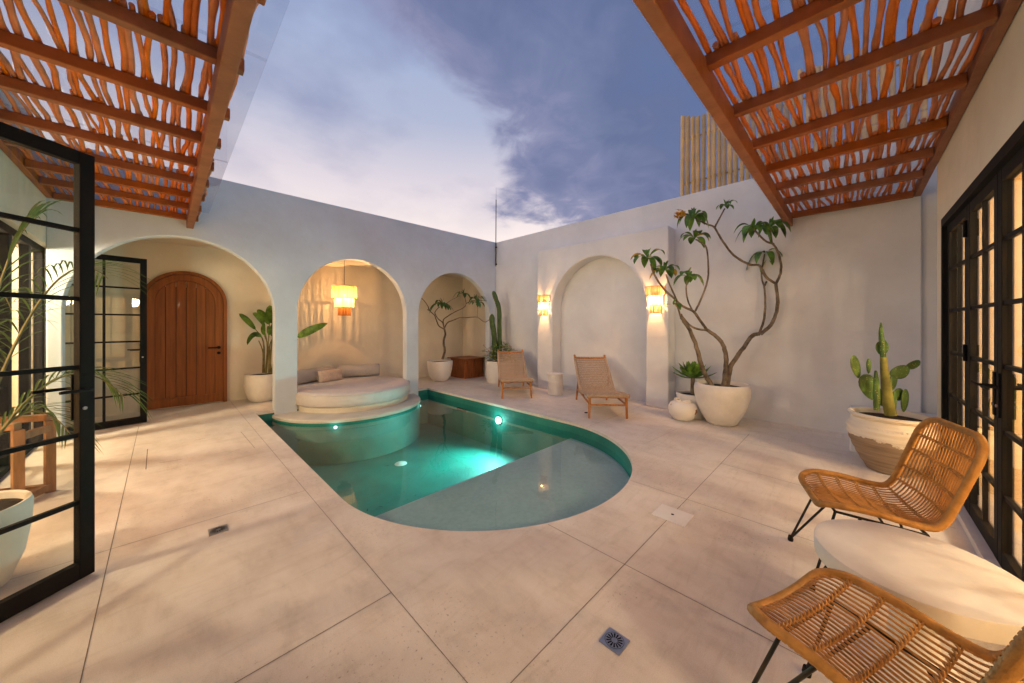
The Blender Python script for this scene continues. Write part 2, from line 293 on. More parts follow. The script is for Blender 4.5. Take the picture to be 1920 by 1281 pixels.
# ---------------------------------------------------------------- mesh helpers
class MB:
    def __init__(s): s.v = []; s.f = []
    def add(s, vs, fs):
        n = len(s.v); s.v += [tuple(v) for v in vs]; s.f += [tuple(n + i for i in f) for f in fs]; return s
    def box(s, x0, x1, y0, y1, z0, z1):
        return s.add([(x0, y0, z0), (x1, y0, z0), (x1, y1, z0), (x0, y1, z0), (x0, y0, z1), (x1, y0, z1), (x1, y1, z1), (x0, y1, z1)],
                     [(0, 3, 2, 1), (4, 5, 6, 7), (0, 1, 5, 4), (1, 2, 6, 5), (2, 3, 7, 6), (3, 0, 4, 7)])
    def bar(s, a, b, w, h, up=(0, 0, 1)):
        a = Vector(a); b = Vector(b); d = (b - a).normalized(); u = Vector(up)
        x = d.cross(u)
        if x.length < 1e-4: x = d.cross(Vector((1, 0, 0)))
        x.normalize(); y = x.cross(d).normalized(); x *= w / 2; y *= h / 2
        return s.add([a - x - y, a + x - y, a + x + y, a - x + y, b - x - y, b + x - y, b + x + y, b - x + y],
                     [(0, 3, 2, 1), (4, 5, 6, 7), (0, 1, 5, 4), (1, 2, 6, 5), (2, 3, 7, 6), (3, 0, 4, 7)])
    def tube(s, pts, rad, n=8, cap=True, closed=False, squash=1.0):
        P = [Vector(p) for p in pts]; k = len(P)
        if not isinstance(rad, (list, tuple)): rad = [rad] * k
        if closed: T = [(P[(i + 1) % k] - P[i - 1]).normalized() for i in range(k)]
        else: T = [(P[min(i + 1, k - 1)] - P[max(i - 1, 0)]).normalized() for i in range(k)]
        u = T[0].orthogonal().normalized(); vs = []
        for i in range(k):
            u = (u - T[i] * u.dot(T[i]))
            if u.length < 1e-6: u = T[i].orthogonal()
            u.normalize(); w = T[i].cross(u)
            for j in range(n):
                a = 2 * math.pi * j / n; vs.append(P[i] + (u * math.cos(a) + w * math.sin(a) * squash) * rad[i])
        fs = []
        for i in range(k if closed else k - 1):
            i2 = (i + 1) % k
            for j in range(n):
                j2 = (j + 1) % n; fs.append((i * n + j, i * n + j2, i2 * n + j2, i2 * n + j))
        if cap and not closed: fs += [tuple(range(n - 1, -1, -1)), tuple((k - 1) * n + j for j in range(n))]
        return s.add(vs, fs)
    def lathe(s, prof, c=(0, 0, 0), n=40, a0=0, a1=2 * math.pi, wob=None):
        full = abs(a1 - a0 - 2 * math.pi) < 1e-6; m = n if full else n + 1; vs = []
        for r, z in prof:
            for j in range(m):
                a = a0 + (a1 - a0) * j / n; rr = r * (wob(a, z) if wob else 1)
                vs.append((c[0] + rr * math.cos(a), c[1] + rr * math.sin(a), c[2] + z))
        fs = []
        for i in range(len(prof) - 1):
            for j in range(n):
                j2 = (j + 1) % m if full else j + 1
                fs.append((i * m + j, i * m + j2, (i + 1) * m + j2, (i + 1) * m + j))
        return s.add(vs, fs)
    def leaf(s, base, mid, tip, w, up=None, rows=9, fold=.25, prof=None):
        base, mid, tip = Vector(base), Vector(mid), Vector(tip)
        c = mid * 2 - (base + tip) * .5; vs = []; fs = []
        for i in range(rows + 1):
            t = i / rows; p = base * (1 - t) ** 2 + c * 2 * t * (1 - t) + tip * t * t
            d = ((c - base) * (1 - t) + (tip - c) * t)
            d = d.normalized() if d.length > 1e-6 else (tip - base).normalized()
            u = Vector(up) if up else Vector((0, 0, 1))
            x = d.cross(u)
            if x.length < .15: x = d.cross(Vector((.7, -.7, .1)))
            x.normalize(); nrm = x.cross(d).normalized()
            ww = w * (prof(t) if prof else math.sin(math.pi * min(1, .04 + t * .96) ** .85) ** .8 if 0 < t < 1 else .02)
            vs += [p - x * ww / 2 + nrm * abs(ww) * fold, p, p + x * ww / 2 + nrm * abs(ww) * fold]
        for i in range(rows):
            a = i * 3; fs += [(a, a + 1, a + 4, a + 3), (a + 1, a + 2, a + 5, a + 4)]
        return s.add(vs, fs)
    def build(s, name, mat, parent=None, smooth=None, bevel=0, offset=None):
        me = bpy.data.meshes.new(name)
        off = Vector((0, 0, 0)); q = parent
        while q is not None: off += q.location; q = q.parent
        if offset is not None: off = Vector(offset)
        me.from_pydata([tuple(Vector(v) - off) for v in s.v], [], s.f); me.materials.append(mat); me.validate()
        if smooth:
            me.polygons.foreach_set('use_smooth', [True] * len(me.polygons)); me.set_sharp_from_angle(angle=R(smooth))
        o = bpy.data.objects.new(name, me); S.collection.objects.link(o)
        if parent: o.parent = parent
        elif offset is not None: o.location = offset
        if bevel:
            b = o.modifiers.new('bevel', 'BEVEL'); b.width = bevel; b.segments = 2; b.limit_method = 'ANGLE'; b.angle_limit = R(40)
        return o
def tag(o, label=None, cat=None, group=None, kind=None):
    if label: o['label'] = label
    if cat: o['category'] = cat
    if group: o['group'] = group
    if kind: o['kind'] = kind
    return o
def thing(name, loc, label, cat, group=None, rz=0):
    o = bpy.data.objects.new(name, None); o.empty_display_size = .1; S.collection.objects.link(o); o.location = loc; o.rotation_euler = (0, 0, rz)
    return tag(o, label, cat, group)
def copy_tree(o, parent=None):
    c = o.copy(); S.collection.objects.link(c); c.parent = parent
    if parent is not None: c.matrix_parent_inverse = o.matrix_parent_inverse.copy()
    for ch in [x for x in S.objects if x.parent == o]: copy_tree(ch, c)
    return c
def bez(p, n=6):
    """Catmull-Rom through the points"""
    P = [Vector(q) for q in p]; o = []
    for i in range(len(P) - 1):
        a, b, c, d = P[max(i - 1, 0)], P[i], P[i + 1], P[min(i + 2, len(P) - 1)]
        for k in range(n):
            t = k / n
            o.append(.5 * ((2 * b) + (c - a) * t + (2 * a - 5 * b + 4 * c - d) * t * t + (3 * b - a - 3 * c + d) * t ** 3))
    o.append(P[-1]); return o
# coordinates of limbs, leaves and pots in metres (x, y, z)
TREE_A = [([(5.328, 1.377, 0.547), (5.235, 1.44, 0.704), (5.155, 1.49, 0.917), (5.085, 1.529, 1.154), (5.007, 1.577, 1.338), (4.938, 1.616, 1.436), (4.879, 1.645, 1.506)], 0.042, 0.026), ([(4.879, 1.645, 1.506), (4.837, 1.672, 1.647), (4.816, 1.68, 1.736)], 0.017, 0.014), ([(4.812, 1.683, 1.736), (4.661, 1.789, 1.886), (4.538, 1.865, 2.073), (4.474, 1.882, 2.206)], 0.018, 0.014), ([(4.82, 1.676, 1.728), (4.759, 1.751, 1.955), (4.737, 1.787, 2.085)], 0.014, 0.012), ([(5.598, 1.318, 0.52), (5.635, 1.296, 0.732), (5.65, 1.294, 0.95), (5.632, 1.326, 1.114), (5.576, 1.397, 1.237), (5.49, 1.498, 1.334)], 0.045, 0.03), ([(5.49, 1.498, 1.334), (5.331, 1.54, 1.471), (5.17, 1.586, 1.597), (4.994, 1.646, 1.652), (4.833, 1.691, 1.732)], 0.026, 0.018), ([(5.494, 1.494, 1.328), (5.314, 1.573, 1.348), (5.159, 1.625, 1.403), (5.016, 1.666, 1.508), (4.926, 1.654, 1.546)], 0.02, 0.016), ([(5.229, 1.605, 1.6), (5.221, 1.665, 1.743), (5.241, 1.697, 1.923), (5.295, 1.694, 2.057)], 0.015, 0.012), ([(5.265, 1.583, 1.6), (5.358, 1.536, 1.77), (5.457, 1.484, 2.02), (5.505, 1.482, 2.217), (5.523, 1.512, 2.523), (5.495, 1.588, 2.614), (5.486, 1.644, 2.662)], 0.018, 0.013), ([(5.637, 1.279, 0.528), (5.656, 1.26, 0.678), (5.681, 1.235, 0.829), (5.781, 1.134, 1.034), (5.897, 1.018, 1.252), (5.974, 0.94, 1.274)], 0.045, 0.033), ([(5.974, 0.94, 1.274), (6.039, 0.839, 1.389), (6.065, 0.777, 1.551), (6.055, 0.752, 1.766), (6.003, 0.769, 1.973)], 0.033, 0.025), ([(5.964, 0.95, 1.293), (6.043, 0.906, 1.499), (6.083, 0.901, 1.775), (6.101, 0.919, 1.972), (6.106, 0.949, 2.114), (6.156, 0.934, 2.342), (6.212, 0.913, 2.515)], 0.022, 0.011), ([(6.135, 0.92, 1.969), (6.246, 0.879, 2.121), (6.338, 0.857, 2.305)], 0.017, 0.015), ([(6.003, 0.769, 1.973), (6.012, 0.717, 2.121), (5.976, 0.711, 2.262), (5.9, 0.745, 2.44), (5.816, 0.787, 2.533), (5.766, 0.795, 2.699)], 0.024, 0.014), ([(5.831, 0.772, 2.507), (5.708, 0.835, 2.533), (5.6, 0.881, 2.589), (5.49, 0.931, 2.664)], 0.018, 0.014), ([(6.003, 0.769, 1.984), (5.922, 0.866, 2.074), (5.87, 0.935, 2.236), (5.779, 1.042, 2.257), (5.639, 1.198, 2.389), (5.547, 1.306, 2.581), (5.474, 1.396, 2.782), (5.419, 1.467, 2.831), (5.364, 1.538, 2.875), (5.315, 1.603, 2.933)], 0.024, 0.013), ([(5.467, 1.394, 2.78), (5.565, 1.358, 2.921), (5.671, 1.316, 3.079)], 0.017, 0.012)]
TREE_A_TIPS = [(4.442, 1.914, 2.281), (4.73, 1.795, 2.142), (5.299, 1.69, 2.107), (5.478, 1.652, 2.684), (6.212, 0.913, 2.453), (5.77, 0.791, 2.738), (5.479, 0.941, 2.684), (5.303, 1.615, 2.947), (5.685, 1.302, 3.123), (6.338, 0.857, 2.384), (4.733, 1.692, 1.669)]
TREE_A_FLOWERS = (5.14, 1.751, 2.99)
TREE_B = [([(4.941, 7.398, 0.541), (4.979, 7.36, 0.741), (4.962, 7.377, 0.982), (4.991, 7.349, 1.183), (4.969, 7.37, 1.32)], 0.042, 0.03), ([(4.969, 7.37, 1.304), (4.853, 7.426, 1.384), (4.78, 7.438, 1.543), (4.725, 7.434, 1.651), (4.615, 7.483, 1.768), (4.564, 7.474, 1.874), (4.486, 7.491, 1.989), (4.409, 7.508, 2.063)], 0.022, 0.01), ([(4.955, 7.384, 1.404), (4.93, 7.381, 1.474), (4.841, 7.442, 1.564), (4.774, 7.482, 1.703), (4.793, 7.434, 1.792), (4.836, 7.363, 1.861)], 0.02, 0.011), ([(4.969, 7.37, 1.324), (4.965, 7.398, 1.525), (5.052, 7.334, 1.626), (5.176, 7.233, 1.727), (5.357, 7.075, 1.849), (5.413, 7.042, 1.951), (5.392, 7.087, 2.176)], 0.022, 0.01), ([(5.411, 7.039, 1.951), (5.519, 6.988, 2.015), (5.644, 6.918, 2.048), (5.858, 6.759, 2.031)], 0.014, 0.008), ([(4.977, 7.363, 1.328), (5.004, 7.264, 1.464), (5.087, 7.109, 1.533), (5.169, 6.956, 1.591), (5.25, 6.804, 1.59), (5.404, 6.578, 1.595), (5.496, 6.415, 1.481), (5.551, 6.288, 1.539)], 0.022, 0.01), ([(5.404, 6.578, 1.595), (5.373, 6.539, 1.869)], 0.01, 0.008), ([(5.019, 7.462, 1.902), (5.091, 7.39, 1.983), (5.17, 7.31, 2.054), (5.32, 7.159, 2.166)], 0.01, 0.008), ([(4.6, 7.458, 1.767), (4.558, 7.5, 1.787)], 0.014, 0.01)]
TREE_B_TIPS = [(4.877, 7.321, 1.91), (5.377, 7.101, 2.206), (5.599, 6.878, 2.074), (5.377, 6.535, 1.918)]
CANNA_LEAVES = [((1.176, 7.924, 1.318), (1.06, 7.935, 1.489), (0.937, 7.952, 1.612), 0.085), ((1.28, 7.82, 1.392), (1.229, 7.836, 1.538), (1.127, 7.903, 1.627), 0.085), ((1.36, 7.739, 1.408), (1.296, 7.839, 1.572), (1.202, 7.968, 1.688), 0.1), ((1.429, 7.741, 1.425), (1.399, 7.806, 1.607), (1.381, 7.859, 1.777), 0.15), ((1.257, 7.843, 1.18), (1.139, 7.855, 1.214), (1.042, 7.847, 1.041), 0.085), ((1.291, 7.808, 1.212), (1.275, 7.789, 1.327), (1.287, 7.742, 1.441), 0.075), ((1.406, 7.692, 1.18), (1.411, 7.758, 1.326), (1.452, 7.789, 1.458), 0.08), ((1.349, 7.75, 1.212), (1.354, 7.745, 1.294), (1.337, 7.762, 1.392), 0.06), ((1.533, 7.706, 1.408), (1.539, 7.807, 1.61), (1.605, 7.848, 1.765), 0.12), ((1.715, 7.311, 1.181), (1.868, 7.122, 1.295), (2.09, 6.863, 1.432), 0.13), ((1.615, 7.624, 1.077), (1.639, 7.6, 1.276), (1.604, 7.636, 1.442), 0.1)]
CANNA_STEMS = [[(1.278, 7.85, 0.507), (1.278, 7.85, 0.884), (1.22, 7.908, 1.113)], [(1.284, 7.844, 0.507), (1.284, 7.844, 1.08), (1.18, 7.949, 1.318)], [(1.307, 7.821, 0.507), (1.336, 7.792, 0.982), (1.284, 7.844, 1.376)], [(1.318, 7.809, 0.507), (1.336, 7.792, 0.851), (1.364, 7.763, 1.408)], [(1.364, 7.763, 0.507), (1.378, 7.749, 0.851), (1.422, 7.705, 1.425)], [(1.359, 7.769, 0.507), (1.347, 7.78, 0.982), (1.295, 7.833, 1.212)], [(1.376, 7.751, 0.507), (1.364, 7.763, 0.982), (1.411, 7.716, 1.179)], [(1.399, 7.728, 0.507), (1.457, 7.67, 0.753), (1.596, 7.53, 1.048), (1.734, 7.391, 1.13)], [(1.388, 7.74, 0.507), (1.445, 7.682, 0.917), (1.515, 7.612, 1.408)], [(1.393, 7.734, 0.507), (1.48, 7.647, 0.835), (1.596, 7.53, 1.08)]]
COLUMN_CACTI = [([(5.851, 6.242, 0.557), (5.848, 6.244, 0.951), (5.844, 6.249, 1.345), (5.837, 6.256, 1.798), (5.782, 6.311, 2.054), (5.733, 6.36, 2.251)], 0.052), ([(5.734, 6.288, 0.562), (5.727, 6.295, 0.954), (5.713, 6.309, 1.228), (5.686, 6.337, 1.443), (5.679, 6.344, 1.678)], 0.062)]
CACT_BUSH = (5.585, 6.297, 0.785)
PADS = [((4.669, -0.017, 1.001), 0.115, 0.238, 22), ((4.778, -0.105, 1.006), 0.043, 0.151, 0), ((4.758, -0.107, 0.806), 0.151, 0.259, 20), ((4.904, -0.211, 1.179), 0.086, 0.158, -5), ((4.901, -0.199, 1.178), 0.122, 0.144, 0), ((4.969, -0.319, 0.948), 0.173, 0.127, 25), ((5.059, -0.409, 1.018), 0.133, 0.072, 32), ((4.945, -0.273, 0.854), 0.086, 0.173, -12), ((4.997, -0.313, 0.73), 0.13, 0.122, 0), ((4.977, -0.348, 0.68), 0.079, 0.223, -6), ((4.893, -0.276, 0.668), 0.043, 0.216, 0), ((4.892, -0.19, 0.698), 0.086, 0.173, 10)]
CACT_TRUNK = [([(4.906, -0.255, 0.54), (4.888, -0.237, 0.662), (4.872, -0.221, 0.85), (4.863, -0.212, 0.965), (4.856, -0.205, 1.094)], [0.046, 0.042, 0.036, 0.03, 0.024]), ([(4.856, -0.205, 1.08), (4.848, -0.196, 1.224), (4.841, -0.189, 1.325), (4.841, -0.189, 1.426)], [0.022, 0.022, 0.018, 0.006]), ([(4.694, -0.156, 0.603), (4.692, -0.154, 0.736), (4.692, -0.154, 0.863), (4.688, -0.149, 0.975)], [0.022, 0.026, 0.022, 0.008])]
P_BIG = (5.583, 1.333)
P_JAR = (5.425, 1.805)
P_AGAVE = (5.704, 1.75)
P_CANNA = (1.286, 7.813)
P_FRANG = (4.896, 7.443)
P_CACT = (5.824, 6.198)
P_STOOL = (5.57, 4.297)
P_RUST = (4.905, -0.254)
POOL_LAMP = (4.425152872925806, -0.26052785610695417)
DRAINDISC = (3.3149277702504305, 6.749462683144367)
# ================================================================= SETTING
PC, PR_ = (2.56, 2.95), 1.56           # pool: centre and radius of its rounded end
XL, XR, YB = 1.0, 4.12, 6.76
WZ = -.15
hole = [(XL, YB), (XL, PC[1])] + [(PC[0] + PR_ * math.cos(a), PC[1] + PR_ * math.sin(a)) for a in [math.pi + math.pi * i / 72 for i in range(1, 72)]] + [(XR, PC[1]), (XR, YB)]
bm = bmesh.new()
outer = [(-9, -7), (12, -7), (12, 12), (-9, 12)]
def loop(bm, pts, z):
    vs = [bm.verts.new((x, y, z)) for x, y in pts]
    return vs, [bm.edges.new((vs[i], vs[(i + 1) % len(vs)])) for i in range(len(vs))]
v1, e1 = loop(bm, outer, 0); v2, e2 = loop(bm, hole, 0)
bmesh.ops.triangle_fill(bm, edges=e1 + e2, use_beauty=True, normal=(0, 0, 1))
# the lip of the coping, 4 cm deep
v3 = [bm.verts.new((v.co.x, v.co.y, -.04)) for v in v2]
for i in range(len(v2)):
    j = (i + 1) % len(v2)
    bm.faces.new((v2[i], v2[j], v3[j], v3[i]))
bmesh.ops.recalc_face_normals(bm, faces=bm.faces)
me = bpy.data.meshes.new('patio_floor'); bm.to_mesh(me); bm.free(); me.materials.append(M['floor'])
fl = bpy.data.objects.new('patio_floor', me); S.collection.objects.link(fl); tag(fl, kind='structure')

# control joints
mb = MB(); J = .0035
def joint(a, b, w=J):
    w *= .55
    a = Vector((*a, .0015)); b = Vector((*b, .0015)); d = (b - a).normalized(); x = Vector((-d.y, d.x, 0)) * w
    mb.add([a - x, a + x, b + x, b - x], [(0, 3, 2, 1)])
joint((-.27, 7.0), (-.22, -.5)); joint((.83, 8.1), (.83, -.5), .0028); joint((-.98, 3.29), (.83, 3.29)); joint((-.98, 1.715), (.83, 1.715)); joint((.83, .95), (5.3, .95))
joint((1.89, 1.52), (1.89, -.5)); joint((3.95, 1.75), (4.85, 1.69), .002); joint((2.95, 1.42), (2.95, -.5)); joint((3.96, .95), (3.83, -.5)); joint((4.85, 1.92), (4.9, -.5), .002)
joint((4.12, 4.1), (6.1, 4.1), .0022); joint((4.12, 2.6), (6.1, 2.6), .0022); joint((5.0, 2.2), (5.0, 6.7), .0016)
for a, b, w in (((-.14, 4.87), (-.15, 5.66), .006), ((-.05, 5.0), (.11, 4.97), .005), ((.24, 5.68), (.34, 5.69), .004), ((.49, 4.87), (.585, 4.9), .004), ((.69, 5.70), (.71, 4.84), .0035)): joint(a, b, w)
tag(mb.build('patio_joints', M['joint']), kind='structure')

# pool basin, shelf and water
mb = MB(); n = len(hole); zf = -.78
hb = [(PC[0] + (x - PC[0]) * 1.002, y - (.003 if y < PC[1] else 0)) for x, y in hole]
mb.add([(x, y, -.04) for x, y in hb] + [(x, y, zf) for x, y in hb], [(i, (i + 1) % n, n + (i + 1) % n, n + i) for i in range(n)])
mb.add([(x, y, zf) for x, y in hb], [tuple(range(n))])
tag(mb.build('pool_basin', M['pool']), kind='structure')
LV = 2.90
sh = [p for p in hb if p[1] <= LV + .01]
sh = [(XL - .003, LV)] + [p for p in hb if p[1] < LV] + [(XR + .003, LV)]
n = len(sh); mb = MB(); mb.add([(x, y, -.235) for x, y in sh] + [(XL, LV, zf), (XR, LV, zf)], [tuple(range(n))])
tag(mb.build('pool_shelf', M['ledge']), kind='structure')
mb = MB(); mb.add([(XL, LV, -.2352), (XR, LV, -.2352), (XR, LV, zf), (XL, LV, zf)], [(0, 1, 2, 3)]); tag(mb.build('pool_shelf_riser', M['pool']), kind='structure')
wv = [(PC[0] + (x - PC[0]) * 1.001, y) for x, y in hole]
mb = MB(); mb.add([(x, y, WZ) for x, y in wv], [tuple(range(len(wv)))]); tag(mb.build('pool_water', M['water']), kind='structure')

# ---- arcade wall with three arches
def arch_wall(x0, x1, arches, top, y0, y1, name, mat, parent=None, swap=False, bot=0.0, bevel=.012):
    """arches: (left, right, crown). Strips between y0 and y1; swap exchanges x and y."""
    bm = bmesh.new(); out_ = [(x0, top), (x0, bot)]; K = 48
    for a, b, zc in arches:
        r = (b - a) / 2; c = (a + b) / 2; zs = zc - r
        out_ += [(a, bot)] + [(c - r * math.cos(math.pi * k / K), zs + r * math.sin(math.pi * k / K)) for k in range(K + 1)] + [(b, bot)]
    out_ += [(x1, bot), (x1, top)]; n = len(out_)
    A, B = [[bm.verts.new((y, x, z) if swap else (x, y, z)) for x, z in out_] for y in (y0, y1)]
    bm.faces.new(A); bm.faces.new(B[::-1])
    for k in range(n): bm.faces.new((A[k], B[k], B[(k + 1) % n], A[(k + 1) % n]))
    bmesh.ops.remove_doubles(bm, verts=bm.verts, dist=1e-5); bmesh.ops.recalc_face_normals(bm, faces=bm.faces)
    me = bpy.data.meshes.new(name); bm.to_mesh(me); bm.free(); me.materials.append(mat)
    me.polygons.foreach_set('use_smooth', [True] * len(me.polygons)); me.set_sharp_from_angle(angle=R(35))
    o = bpy.data.objects.new(name, me); S.collection.objects.link(o)
    if parent: o.parent = parent
    if bevel:
        b = o.modifiers.new('bevel', 'BEVEL'); b.width = bevel; b.segments = 3; b.limit_method = 'ANGLE'; b.angle_limit = R(40)
    return o
A3 = [(-.88, 1.253, 2.66), (1.58, 3.60, 2.66), (3.888, 5.953, 2.65)]
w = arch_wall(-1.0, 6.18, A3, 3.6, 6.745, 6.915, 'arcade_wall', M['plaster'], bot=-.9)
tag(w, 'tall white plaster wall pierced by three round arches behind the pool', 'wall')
mb = MB(); mb.box(-1.0, 6.6, 8.2, 8.4, -.3, 3.2); tag(mb.build('portico_back_wall', M['plaster_warm']), 'warm lit back wall of the arcade, behind the wooden door, daybed and wood cabinet', 'wall')
mb = MB(); mb.box(6.182, 6.4, 6.75, 8.2, -.3, 2.8); tag(mb.build('portico_end_wall', M['plaster_warm']), 'short plaster end wall inside the smallest arch beside the wood cabinet', 'wall')
mb = MB(); mb.box(-1.2, 6.6, 6.917, 8.2, 2.78, 2.95); tag(mb.build('portico_ceiling', M['plaster_warm']), 'plaster ceiling over the arcade passage above the pendant lamp', 'ceiling')
mb = MB(); mb.box(6.18, 6.40, -.562, 6.745, -.3, 3.6); tag(mb.build('courtyard_wall', M['plaster_white'], bevel=.012), 'long white courtyard wall behind the loungers and the tall potted frangipani', 'wall')
# thick arch relief on that wall
w = arch_wall(2.175, 5.033, [(2.558, 4.602, 2.745)], 3.06, 5.868, 6.178, 'arch_buttress', M['plaster_white'], swap=True, bevel=.02)
tag(w, 'thick white plaster surround with a blind round arch between two wall lamps', 'arch')
# right building
t = thing('house_wall', (3.2, -.56, 0), 'warm plaster house wall above and beside the black steel glass doors', 'wall')
mb = MB(); mb.box(-1.4, 5.12, -.66, -.56, 2.34, 4.6); mb.box(4.885, 5.12, -.66, -.56, 0, 2.34); mb.box(-1.4, .3, -.66, -.56, 0, 2.34); mb.build('wall', M['plaster_warm'], t)
mb = MB(); mb.box(.3, 4.885, -.76, -.535, 0, .045); mb.build('door_sill', M['concrete'], t, bevel=.004)
mb = MB(); mb.box(5.122, 7.0, -.80, -.70, 0, 3.6); mb.box(6.24, 6.4, -.70, -.5625, 0, 3.6); tag(mb.build('alcove_wall', M['plaster_white']), 'narrow recessed plaster wall behind the cactus, at the end of the steel doors', 'wall')
mb = MB(); mb.box(5.33, 6.178, -.698, .03, 0, .385); tag(mb.build('plaster_plinth', M['plaster_white'], bevel=.012), 'low white plaster plinth in the corner behind the rustic cactus pot', 'plinth')
def room(name, x0, x1, y0, y1, h, label, openside):
    bm_ = MB()
    bm_.add([(x0, y0, .004), (x1, y0, .004), (x1, y1, .004), (x0, y1, .004)], [(0, 1, 2, 3)])
    bm_.add([(x0, y0, h), (x1, y0, h), (x1, y1, h), (x0, y1, h)], [(0, 3, 2, 1)])
    sides = {'x0': [(x0, y0), (x0, y1)], 'x1': [(x1, y0), (x1, y1)], 'y0': [(x0, y0), (x1, y0)], 'y1': [(x0, y1), (x1, y1)]}
    for k, (a, b) in sides.items():
        if k == openside: continue
        bm_.add([(*a, 0), (*b, 0), (*b, h), (*a, h)], [(0, 1, 2, 3)])
    return tag(bm_.build(name, M['room']), label, 'room')
room('lit_room', -.9, 5.1, -4.2, -.662, 2.62, 'warm yellow lit room seen behind the black steel doors on the right', 'y1')
# left building
t = thing('garden_room_wall', (-1.0, 4, 0), 'plaster wall of the left building above its glazed opening, under the pergola', 'wall')
mb = MB(); mb.box(-1.2, -1.0, -1.4, 6.744, 2.36, 3.6); mb.box(-1.2, -1.0, 6.744, 8.199, 2.36, 2.78); mb.box(-1.2, -1.0, -1.4, 2.4, 0, 2.36); mb.box(-1.2, -1.0, 7.12, 8.199, 0, 2.36); mb.build('wall', M['plaster_warm'], t)
room('lit_room', -4.6, -1.202, .5, 8.0, 2.62, 'warm yellow lit room seen through the glazing on the left', 'x1')

# ================================================================= LIT LAMPS
lamp('POINT', 'right_room_light_a', (3.5, -2.7, 2.2), 215, ROOMW, .16)
lamp('POINT', 'right_room_light_b', (2.1, -2.9, 2.2), 150, ROOMW, .16)
lamp('POINT', 'right_room_light_c', (.2, -2.2, 2.2), 150, ROOMW, .16)
lamp('POINT', 'left_room_light_a', (-1.95, 6.35, 2.1), 360, ROOMW, .14)
lamp('POINT', 'left_room_light_b', (-2.5, 3.2, 2.1), 190, ROOMW, .14)

def strands(mb, r, z0, z1, a0, a1, k, fill=.72, c=(0, 0, 0), zig=0.0):
    for i in range(k):
        a = a0 + (a1 - a0) * i / k; b = a + (a1 - a0) / k * (fill + random.uniform(-.12, .12))
        rr = r * (1 + random.uniform(-.006, .006)); zz = z0 + random.uniform(-.004, .006)
        mb.add([(c[0] + rr * math.cos(t_), c[1] + rr * math.sin(t_), z) for t_, z in ((a, zz), (b, zz), (b, z1), (a, z1))], [(0, 1, 2, 3)])
def ring(mb, r, z, a0=0, a1=2 * math.pi, rad=.004, n=40, c=(0, 0, 0)):
    full = abs(a1 - a0 - 2 * math.pi) < 1e-6
    mb.tube([(c[0] + r * math.cos(a0 + (a1 - a0) * i / n), c[1] + r * math.sin(a0 + (a1 - a0) * i / n), z) for i in range(n if full else n + 1)], rad, 6, closed=full)
# wall lamps: half-round tiers of strands (local: wall at x=0, room towards -x)
def sconce():
    t = thing('wall_lamp', (0, 0, 0), None, 'wall lamp')
    h = math.pi / 2; tiers = [(.155, .30, .455, 30), (.125, .13, .305, 26), (.088, -.0, .14, 18)]
    for r, z0, z1, k in tiers:
        mb = MB(); strands(mb, r, z0, z1, h, 3 * h, k, .86); mb.build('shade_tier', M['shade_mid' if r == .125 else 'shade'], t)
        mb = MB(); ring(mb, r, z1, h, 3 * h, .0045, 20); ring(mb, r, z0 + .004, h, 3 * h, .003, 20)
        for a in (h, 2 * h, 3 * h): mb.tube([(r * math.cos(a), r * math.sin(a), z0), (r * math.cos(a), r * math.sin(a), z1)], .0035, 5)
        mb.build('shade_frame', M['cab_wood'], t)
    mb = MB(); mb.box(-.012, 0, -.045, .045, .14, .34); mb.build('back_plate', M['brass'], t)
    mb = MB(); mb.lathe([(.001, .25), (.014, .255), (.02, .275), (.014, .295), (.001, .30)], (-.06, 0, 0), 14); mb.build('bulb', M['bulb'], t, smooth=60)
    return t
s0 = sconce(); s0.location = (5.866, 2.385, 1.60); s0['label'] = 'glowing half-round strand wall lamp right of the blind arch, by the tall frangipani'; s0['group'] = 'wall lamps flanking the blind arch'
s1 = copy_tree(s0); s1.location = (5.866, 4.83, 1.60); s1['label'] = 'glowing half-round strand wall lamp left of the blind arch, above the fluted stool'
for s_ in (s0, s1): lamp('POINT', 'wall_lamp_light', (s_.location.x - .07, s_.location.y, s_.location.z + .215), 46, WARM, .02)
# pendant
PX, PY = 2.59, 7.45
t = thing('pendant_lamp', (PX, PY, 1.60), 'three-tier glowing strand pendant lamp hanging in the middle arch over the daybed', 'pendant lamp')
for nm, r, z0, z1, k, mt in (('shade_tier', .235, 1.95, 2.20, 110, 'shade'), ('shade_tier', .182, 1.765, 1.965, 92, 'shade_mid'), ('shade_tier', .122, 1.60, 1.775, 30, 'shade_low')):
    mb = MB(); strands(mb, r, z0, z1, 0, 2 * math.pi, k, .87 if mt != 'shade_low' else .96, (PX, PY, 0)); mb.build(nm, M[mt], t)
    mb = MB(); ring(mb, r, z1, rad=.004, c=(PX, PY, 0)); ring(mb, r, z0 + .003, rad=.003, c=(PX, PY, 0))
    for i in range(6): a_ = i * 1.0472; mb.tube([(PX + r * math.cos(a_), PY + r * math.sin(a_), z0 + .003), (PX + r * math.cos(a_), PY + r * math.sin(a_), z1)], .0022, 5)
    for i in range(3): mb.tube([(PX, PY, z1), (PX + r * math.cos(i * 2.1), PY + r * math.sin(i * 2.1), z1)], .003, 5)
    mb.build('shade_frame', M['cab_wood'], t)
mb = MB(); mb.tube([(PX, PY, 2.03), (PX, PY, 2.78)], .004, 6); mb.lathe([(.001, 2.779), (.05, 2.779), (.05, 2.755), (.001, 2.75)], (PX, PY, 0), 20); mb.build('hanging_cord', M['cord'], t)
mb = MB(); mb.lathe([(.001, 1.995), (.014, 2.0), (.02, 2.02), (.014, 2.04), (.001, 2.05)], (PX, PY, 0), 14); mb.build('bulb', M['bulb'], t, smooth=60)
mb = MB(); mb.lathe([(.001, 1.612), (.119, 1.612)], (PX, PY, 0), 36); mb.build('added_damper', M['added_damper'], t)  # added disc, dims the light falling out of the lowest tier
